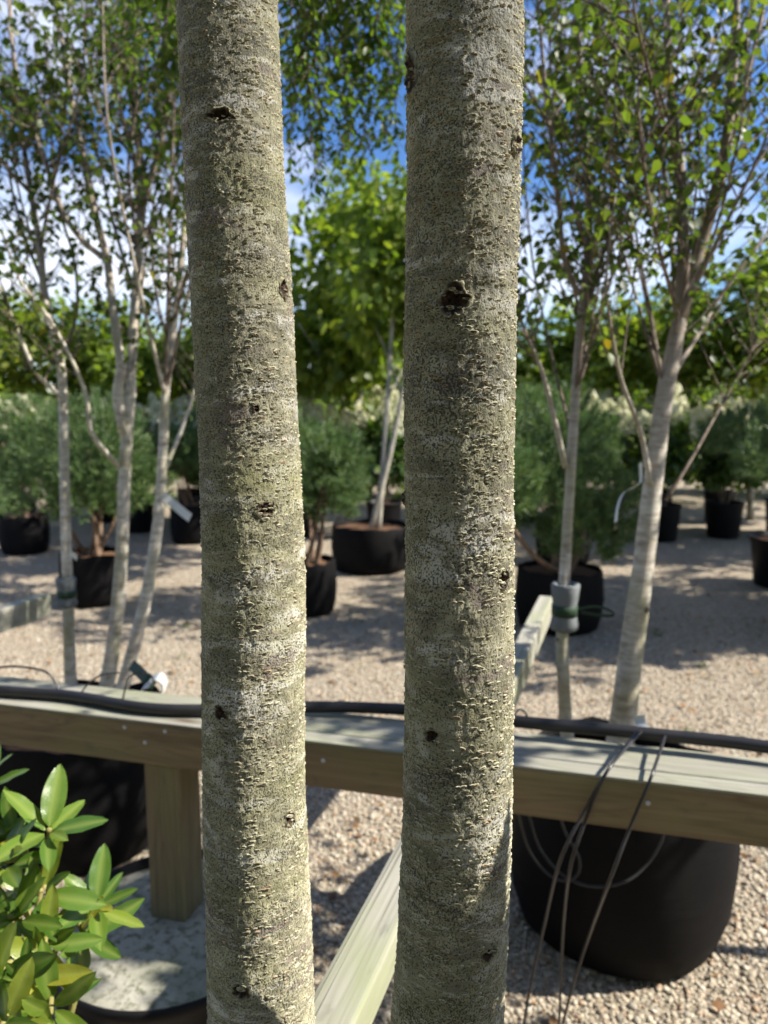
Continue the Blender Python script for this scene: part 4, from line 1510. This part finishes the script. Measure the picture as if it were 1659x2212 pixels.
# ================================================================== PINES
def needle_crown(seed, rx, rz, n_tufts, per=34, nl=0.055):
    r = np.random.default_rng(seed)
    # lobes
    lobes = [(r.normal(0, 0.45, 3) * np.array([rx, rx, rz * 0.7]), r.uniform(0.42, 0.62)) for _ in range(8)]
    V = []
    C = []
    D = []
    while len(C) < n_tufts:
        lc, ls = lobes[r.integers(len(lobes))]
        d = r.normal(0, 1, 3)
        d /= np.linalg.norm(d)
        if d[2] < -0.55:
            continue
        q = r.uniform(0.72, 1.04)
        p = lc + d * np.array([rx, rx, rz]) * ls * q
        C.append(p)
        dd_ = d + np.array([0, 0, 0.55])
        D.append(dd_ / np.linalg.norm(dd_))
    C, D = np.array(C), np.array(D)
    n = len(C) * per
    c = np.repeat(C, per, 0)
    d = np.repeat(D, per, 0)
    sh = r.uniform(-0.06, 0.03, (n, 1)) * d
    q = d * 0.95 + r.normal(0, 0.5, (n, 3))
    q /= np.linalg.norm(q, axis=1, keepdims=True)
    L = r.uniform(0.7, 1.2, (n, 1)) * nl
    side = np.cross(q, r.normal(0, 1, (n, 3)))
    side /= np.linalg.norm(side, axis=1, keepdims=True)
    a = c + sh
    w_ = 0.0032
    V = np.stack([a - side * w_, a + side * w_, a + q * L], axis=1).reshape(-1, 3)
    F = np.arange(n * 3).reshape(-1, 3)
    me = mesh_np('crown', V, F)
    me.materials.append(M['needle'])
    return me, lobes


PINE = [needle_crown(1, 0.62, 0.42, 1150), needle_crown(2, 0.50, 0.50, 1050), needle_crown(3, 0.62, 0.40, 1200)]


def pine(loc, var, zc, sx, sz, soil_z, label, group, seed, n_stems=5, rz=0.0, spread=0.55):
    random.seed(seed)
    root = empty('pine_tree', (loc[0], loc[1], soil_z), label, 'tree', group)
    me, lobes = PINE[var]
    cr_ = link('crown', me, None, root)
    cr_.location = (0, 0, zc - soil_z)
    cr_.scale = (sx, sx, sz)
    cr_.rotation_euler = (0, 0, rz)
    for k in range(n_stems):
        lc, ls = lobes[k % len(lobes)]
        tip = Vector((lc[0] * sx * math.cos(rz) - lc[1] * sx * math.sin(rz), lc[0] * sx * math.sin(rz) + lc[1] * sx * math.cos(rz), zc - soil_z + lc[2] * sz))
        a = random.uniform(0, 6.28)
        foot = Vector((math.cos(a) * 0.05, math.sin(a) * 0.05, -0.03))
        mid = foot.lerp(tip, 0.5) * 1.0 + Vector((0, 0, -0.10))
        c = catmull([foot, mid, tip], 12)
        v, f = tube_geo(c, [0.024 - 0.017 * i / 12 for i in range(13)], 8, wob=0.06)
        link('trunk', mesh_py('trunk', v, f), M['pine_bark'], root, True)
    return root


def px_loc(x, y):
    p = at(x, y, z=0)
    return (p.x, p.y, 0)


GP = 'bushy pines standing in black pots on the gravel'
GPOT = 'black pots of the pines'
L1 = px_loc(205, 1300)
pot('grow_bag', L1, 0.24, 0.40, 'black pot behind the three white birch stems on the left', GPOT, True, 0.92, 7)
pine(L1, 0, 0.96, 1.12, 1.3, 0.36, 'bushy blue-green pine behind the three white birch stems on the left', GP, 1, 6, 0.4)
L2 = px_loc(668, 1322)
pot('grow_bag', L2, 0.20, 0.40, 'black pot just right of the left near stem', GPOT, True, 0.9, 8)
pine(L2, 1, 0.93, 1.05, 1.2, 0.36, 'rounded green pine showing between the two near stems', GP, 2, 4, 1.1)
L3 = px_loc(1205, 1352)
pot('grow_bag', L3, 0.29, 0.42, 'wide black pot behind the thin birch stem with the foam tie', GPOT, True, 0.92, 9)
pine(L3, 2, 1.0, 1.0, 1.4, 0.38, 'broad pine with brown stems behind the thin birch stem', GP, 3, 5, 2.2)
L4 = px_loc(1690, 1265)
pot('plastic_pot', L4, 0.28, 0.42, 'black plastic pot cut by the right edge of the picture', GPOT, False, 0.8, 10)
pine(L4, 0, 1.10, 0.85, 1.1, 0.38, 'dark pine cut by the right edge of the picture', GP, 4, 5, 3.0)
L5 = (-3.75, 7.6, 0)
pot('grow_bag', L5, 0.24, 0.40, 'black pot at the left edge behind the gravel', GPOT, True, 0.92, 11)
pine(L5, 2, 1.05, 1.0, 1.2, 0.36, 'pine half outside the left edge of the picture', GP, 5, 5, 4.0)
L6 = (-2.15, 8.2, 0)
pot('grow_bag', L6, 0.24, 0.42, 'black pot just left of the left near stem, beside the white tag', GPOT, True, 0.92, 12)
pine(L6, 1, 0.95, 1.1, 0.95, 0.38, 'dark pine seen beside the white tag left of the near stem', GP, 6, 4, 5.0)
L7 = (1.75, 7.1, 0)
pot('grow_bag', L7, 0.26, 0.42, 'black pot behind the thick birch stem, back row', GPOT, True, 0.92, 13)
pine(L7, 1, 1.05, 1.2, 1.1, 0.38, 'yellowish green pine behind the gap between the two birch stems on the right', GP, 7, 4, 0.7)
# unseen pines added beyond the right edge to lay shadows across the gravel
for k, (x, y, v_, nm) in enumerate([(3.05, 4.55, 0, 'nearer'), (3.6, 5.3, 2, 'farther')]):
    pot('grow_bag', (x, y, 0), 0.28, 0.42, 'black pot of the added unseen pine beyond the right edge, %s of two' % nm, GPOT, True, 0.92, 14 + k)
    pine((x, y, 0), v_, 1.25, 1.05, 1.1, 0.38, 'unseen pine added for shade beyond the right edge, %s of two' % nm, GP, 8 + k, 4, 1.3 * k)


# ================================================================== BROADLEAF TREES BEHIND
def leaf_cloud(seed, rx, rz, n, leaf, T=BROAD_T, clumps=26, hollow=0.0):
    r = np.random.default_rng(seed)
    d = r.normal(0, 1, (clumps, 3))
    d /= np.linalg.norm(d, axis=1, keepdims=True)
    cc = d * np.array([rx, rx, rz]) * (r.random((clumps, 1)) ** 0.5) * 0.78
    cs = r.uniform(0.22, 0.40, clumps)
    idx = r.integers(clumps, size=n)
    q = r.normal(0, 1, (n, 3))
    q /= np.linalg.norm(q, axis=1, keepdims=True)
    pos = cc[idx] + q * (cs[idx] * min(rx, rz))[:, None] * (r.random((n, 1)) ** 0.45)
    dirs = q * 0.8 + r.normal(0, 0.5, (n, 3)) + np.array([0, 0, -0.35])
    nor = q * 0.4 + r.normal(0, 0.45, (n, 3)) + np.array([0, 0, 1.0])
    R = frames(dirs, nor)
    size = r.uniform(0.7, 1.2, n) * leaf
    return leaves_mesh('crown', T, pos, R, size), cc


CLOUD = {}
for key, args, mat in [('maple_a', (5, 1.35, 1.25, 4600, 0.125), 'far_leaf'), ('maple_b', (6, 1.25, 1.05, 4200, 0.115), 'far_leaf'),
                       ('hedge_a', (7, 1.5, 1.2, 4200, 0.12), 'hedge_leaf'), ('hedge_b', (8, 1.3, 1.3, 4200, 0.11), 'hedge_leaf')]:
    me, cc = leaf_cloud(*args)
    me.materials.append(M[mat])
    CLOUD[key] = (me, cc)
me, cc = leaf_cloud(9, 1.2, 1.2, 1300, 0.10, BROAD_T, 30)
me.materials.append(M['hedge_leaf'])
CLOUD['thin'] = (me, cc)


def broad(loc, key, zc, sx, sz, label, group, seed, trunks=1, r=0.05, lean=(0, 0), foot_z=0.0, bark='grey_bark', rz=0.0):
    random.seed(seed)
    root = empty('broadleaf_tree', (loc[0], loc[1], foot_z), label, 'tree', group)
    me, cc = CLOUD[key]
    c_ = link('crown', me, None, root)
    c_.location = (lean[0], lean[1], zc - foot_z)
    c_.scale = (sx, sx, sz)
    c_.rotation_euler = (0, 0, rz)
    for k in range(trunks):
        tgt = Vector((lean[0] + random.uniform(-.2, .2), lean[1] + random.uniform(-.2, .2), zc - foot_z + 0.3))
        foot = Vector((random.uniform(-.07, .07) * trunks, random.uniform(-.05, .05), -0.03))
        c = catmull([foot, foot.lerp(tgt, 0.35) + Vector((random.uniform(-.06, .06), 0, 0)), foot.lerp(tgt, 0.7) + Vector((random.uniform(-.1, .1), 0, 0)), tgt], 16)
        v, f = tube_geo(c, [r * (1 - 0.7 * i / 16) for i in range(17)], 9, wob=0.04)
        link('trunk', mesh_py('trunk', v, f), M[bark], root, True)
        for j in range(4):
            p = c[7 + j * 2]
            e = Vector(cc[(k * 4 + j) % len(cc)].tolist())
            e = Vector((lean[0] + e.x * sx, lean[1] + e.y * sx, zc - foot_z + e.z * sz))
            cb = catmull([p, p.lerp(e, 0.5) + Vector((0, 0, 0.08)), e], 8)
            v, f = tube_geo(cb, [r * 0.4 * (1 - 0.75 * i / 8) for i in range(9)], 6)
            link('branch', mesh_py('branch', v, f), M[bark], root, True)
    return root


GB = 'broadleaf trees behind the potted pines'
LW = px_loc(800, 1228)
pot('grow_bag', LW, 0.36, 0.42, 'wide low black grow bag on the gravel between the two near stems', None, True, 0.94, 20)
broad(LW, 'maple_b', 2.75, 0.72, 0.95, 'tree with pale slanting stem in the wide bag between the near stems', GB, 1, 2, 0.030, (0.42, 0.15), 0.38)
broad((-0.42, 8.9, 0), 'maple_a', 2.55, 1.02, 1.15, 'bright green tree with twin grey trunks between the two near stems', GB, 2, 2, 0.06, (0, 0), 0.0, rz=0.8)
rows = [(-5.2, 10.0, 'maple_b', 2.35, 1.05, 0.8, 'bright green tree at the left edge behind the birch'),
        (-3.6, 10.6, 'hedge_a', 2.1, 0.95, 0.85, 'green tree behind the leftmost birch stem'),
        (-2.2, 10.2, 'maple_a', 2.2, 0.9, 0.72, 'green tree just left of the left near stem'),
        (1.6, 10.4, 'hedge_b', 2.0, 0.95, 0.72, 'green tree just right of the right near stem'),
        (3.2, 10.0, 'maple_b', 2.25, 1.0, 0.85, 'sunlit yellow-green tree behind the thick birch stem'),
        (4.9, 9.8, 'maple_a', 2.45, 1.0, 0.85, 'sunlit yellow-green tree at the right edge'),
        (6.6, 10.6, 'hedge_a', 2.4, 1.0, 0.9, 'green tree beyond the right edge'),
        (-6.9, 11.2, 'hedge_b', 2.3, 1.0, 0.9, 'green tree beyond the left edge')]
for i, (x, y, key, zc, sx, sz, lb) in enumerate(rows):
    broad((x, y, 0), key, zc, sx, sz, lb, GB, 30 + i, 1, 0.05, (0, 0), 0.0, rz=i * 1.3)
GF = 'far trees closing the view'
far = [(-9.5, 17.0, 'hedge_a', 1.9, 'far tree at the left end of the back row'), (-6.2, 18.0, 'hedge_b', 1.8, 'far tree second from the left in the back row'),
       (-3.0, 17.4, 'hedge_a', 1.7, 'far tree behind the left near stem'), (0.4, 18.6, 'hedge_b', 1.6, 'far tree behind the gap between the near stems'),
       (3.6, 17.6, 'hedge_a', 1.6, 'far tree behind the right near stem'), (6.8, 18.0, 'hedge_b', 1.7, 'far tree second from the right in the back row'), (10.2, 17.2, 'hedge_a', 1.9, 'far tree at the right end of the back row')]
for i, (x, y, key, s, lb) in enumerate(far):
    broad((x, y, 0), key, 1.9, s, 1.5, lb, GF, 50 + i, 1, 0.09, (0, 0), 0.0, rz=i * 0.9)


for i in range(13):
    broad((-8.6 + i * 1.45, 12.6 + 0.5 * math.sin(i * 2.7), 0), 'hedge_a' if i % 2 else 'hedge_b', 0.95, 0.78, 0.85, 'leafy green hedge plant in the unbroken row behind the pots', 'hedge plants behind the pots', 70 + i, 1, 0.04, (0, 0), 0.0, rz=i * 2.1)
# unseen trees added around the camera to cut sky fill and ground bounce
for i, (x, y, key, lb) in enumerate([(-2.5, 0.1, 'maple_a', 'leftmost'), (-2.0, -1.6, 'hedge_b', 'second from left'), (-0.2, -2.1, 'maple_b', 'middle'), (1.6, -2.3, 'hedge_a', 'second from right'), (2.3, -1.05, 'maple_b', 'nearest on the right'), (4.2, -1.2, 'maple_a', 'rightmost')]):
    broad((x, y, 0), key, 2.2, 0.95, 1.45, 'unseen tree added for shade behind the photographer, %s of the row' % lb, 'unseen trees added for shade behind the photographer', 90 + i, 1, 0.06, (0, 0), 0.0, rz=i)
broad((2.35, 1.75, 0), 'thin', 2.45, 0.55, 0.6, 'unseen small tree added beyond the right edge to dapple the rail', 'unseen trees added for shade beyond the right edge', 96, 1, 0.03, (0, 0), 0.0)  # added out of view so its sparse crown dapples the rail
for i, (x, y, lb) in enumerate([(4.0, 4.85, 'first from the photographer'), (5.1, 5.1, 'second from the photographer'), (6.3, 4.8, 'outermost'), (5.6, 7.6, 'first of the back row'), (7.3, 7.9, 'second of the back row')]):  # added out of view to cast the shadow bands on the gravel
    broad((x, y, 0), 'maple_b', 2.6, 0.8, 1.0, 'unseen tree added for shade beyond the right edge, ' + lb, 'unseen trees added for shade beyond the right edge', 97 + i, 1, 0.05, (0, 0), 0.0, rz=i)


# ================================================================== HYDRANGEAS
def floret_head(seed):
    r = np.random.default_rng(seed)
    n = 70
    t = r.random(n)
    a = r.uniform(0, 6.283, n)
    rad_ = 0.075 * (1 - t) ** 0.6 + 0.012
    pos = np.stack([np.cos(a) * rad_, np.sin(a) * rad_, t * 0.17 - 0.03], axis=1)
    d = np.stack([np.cos(a), np.sin(a), r.uniform(-.2, .8, n)], axis=1)
    s = np.cross(d, r.normal(0, 1, (n, 3)))
    s /= np.linalg.norm(s, axis=1, keepdims=True)
    u = np.cross(d, s)
    u /= np.linalg.norm(u, axis=1, keepdims=True)
    h = 0.017
    V = np.stack([pos - s * h, pos - u * h, pos + s * h, pos + u * h], axis=1).reshape(-1, 3)
    F = np.arange(n * 4).reshape(-1, 4)
    me = mesh_np('flower_head', V, F)
    me.materials.append(M['floret'])
    return me


HEADS = [floret_head(i) for i in range(3)]
hl_me, _ = leaf_cloud(41, 0.45, 0.38, 900, 0.10, BROAD_T, 22)
hl_me.materials.append(M['hyd_leaf'])


def hydrangea(loc, label, seed, n_heads=20, zc=1.0, s=1.0):
    random.seed(seed)
    root = empty('hydrangea_shrub', (loc[0], loc[1], 0.38), label, 'shrub', 'cream-flowered hydrangeas in the back row')
    o = link('foliage', hl_me, None, root)
    tag(o, kind='stuff')
    o.location = (0, 0, zc - 0.38)
    o.scale = (s, s, s * 1.15)
    o.rotation_euler = (0, 0, seed)
    for k in range(5):
        a = k * 1.256
        c = catmull([Vector((0.03 * math.cos(a), 0.03 * math.sin(a), -0.02)), Vector((0.12 * math.cos(a), 0.12 * math.sin(a), 0.3)), Vector((0.28 * math.cos(a), 0.28 * math.sin(a), zc - 0.3))], 8)
        v, f = tube_geo(c, [0.009 - 0.005 * i / 8 for i in range(9)], 6)
        link('stem', mesh_py('stem', v, f), M['twig'], root, True)
    for k in range(n_heads):
        a = random.uniform(0, 6.283)
        q = math.sqrt(random.random())
        h = bpy.data.objects.new('flower_head', HEADS[k % 3])
        h.location = (0.46 * s * q * math.cos(a), 0.46 * s * q * math.sin(a), zc - 0.38 + (0.46 - 0.32 * q * q + random.uniform(-.05, .09)) * s)
        h.rotation_euler = (random.uniform(-.5, .5), random.uniform(-.5, .5), random.uniform(0, 6))
        h.scale = (random.uniform(0.9, 1.25),) * 3
        h.parent = root
        COL.objects.link(h)
    return root


hyd = [(-4.3, 8.6, 'cream hydrangea at the left edge'), (-3.0, 8.9, 'cream hydrangea behind the middle white birch stem'), (-2.1, 9.0, 'cream hydrangea just left of the left near stem'),
       (-0.95, 8.6, 'cream hydrangea behind the rounded pine'), (0.0, 8.5, 'cream hydrangea just left of the right near stem'), (1.2, 9.0, 'cream hydrangea behind the broad pine'),
       (2.5, 8.7, 'cream hydrangea left of the thick birch stem'), (3.15, 8.3, 'large cream hydrangea just right of the thick birch stem'), (3.95, 8.5, 'cream hydrangea nearest the right edge'), (4.8, 8.8, 'cream hydrangea beyond the right edge'),
       (-3.7, 9.7, 'second-row cream hydrangea near the left edge'), (-2.55, 9.8, 'second-row cream hydrangea behind the left birch'), (1.85, 9.7, 'second-row cream hydrangea behind the thin birch stem'), (2.85, 9.6, 'second-row cream hydrangea behind the thick birch stem'), (3.6, 9.7, 'second-row cream hydrangea right of the thick birch stem'), (4.4, 9.6, 'second-row cream hydrangea near the right edge')]
for i, (x, y, lb) in enumerate(hyd):
    pot('plastic_pot', (x, y, 0), 0.21, 0.42, 'black pot of the ' + lb, 'black pots of the hydrangeas', False, 0.82, 30 + i)
    hydrangea((x, y), lb, 60 + i, 22, 1.03 + 0.05 * math.sin(i * 2.1), 1.05)

# ================================================================== SMALL THINGS ON THE GROUND
n = 2200
ys = np.sqrt(RNG.uniform(0.9 ** 2, 7.5 ** 2, n))
xs = RNG.uniform(-0.62, 0.62, n) * (ys + 0.5)
pos = np.stack([xs, ys, np.full(n, 0.013) + RNG.uniform(0, 0.006, n)], axis=1)
dirs = np.stack([RNG.normal(0, 1, n), RNG.normal(0, 1, n), RNG.normal(0, 0.2, n)], axis=1)
nor = np.stack([RNG.normal(0, 0.35, n), RNG.normal(0, 0.35, n), np.ones(n)], axis=1)
lm = leaves_mesh('fallen_leaves', BIRCH_T, pos, frames(dirs, nor), RNG.uniform(0.012, 0.038, n))
tag(link('fallen_leaves', lm, M['litter']), 'dry brown leaf scraps scattered over the gravel', 'leaf litter', kind='stuff')
n = 500
cy = np.sqrt(RNG.uniform(1.0, 6.5 ** 2, 26))
cx = RNG.uniform(-0.5, 0.5, 26) * (cy + 0.4)
idx = RNG.integers(26, size=n)
pos = np.stack([cx[idx] + RNG.normal(0, 0.02, n), cy[idx] + RNG.normal(0, 0.02, n), np.full(n, 0.003)], axis=1)
dirs = np.stack([RNG.normal(0, 0.5, n), RNG.normal(0, 0.5, n), np.ones(n)], axis=1)
nor = np.stack([RNG.normal(0, 1, n), RNG.normal(0, 1, n), RNG.normal(0, .2, n)], axis=1)
wt = (ELM_T[0] * np.array([0.16, 1, 1], dtype=np.float32), ELM_T[1])
wm_ = leaves_mesh('weeds', wt, pos, frames(dirs, nor), RNG.uniform(0.02, 0.06, n))
tag(link('weeds', wm_, M['weed']), 'sparse green weed blades growing between the gravel stones', 'weeds', kind='stuff')
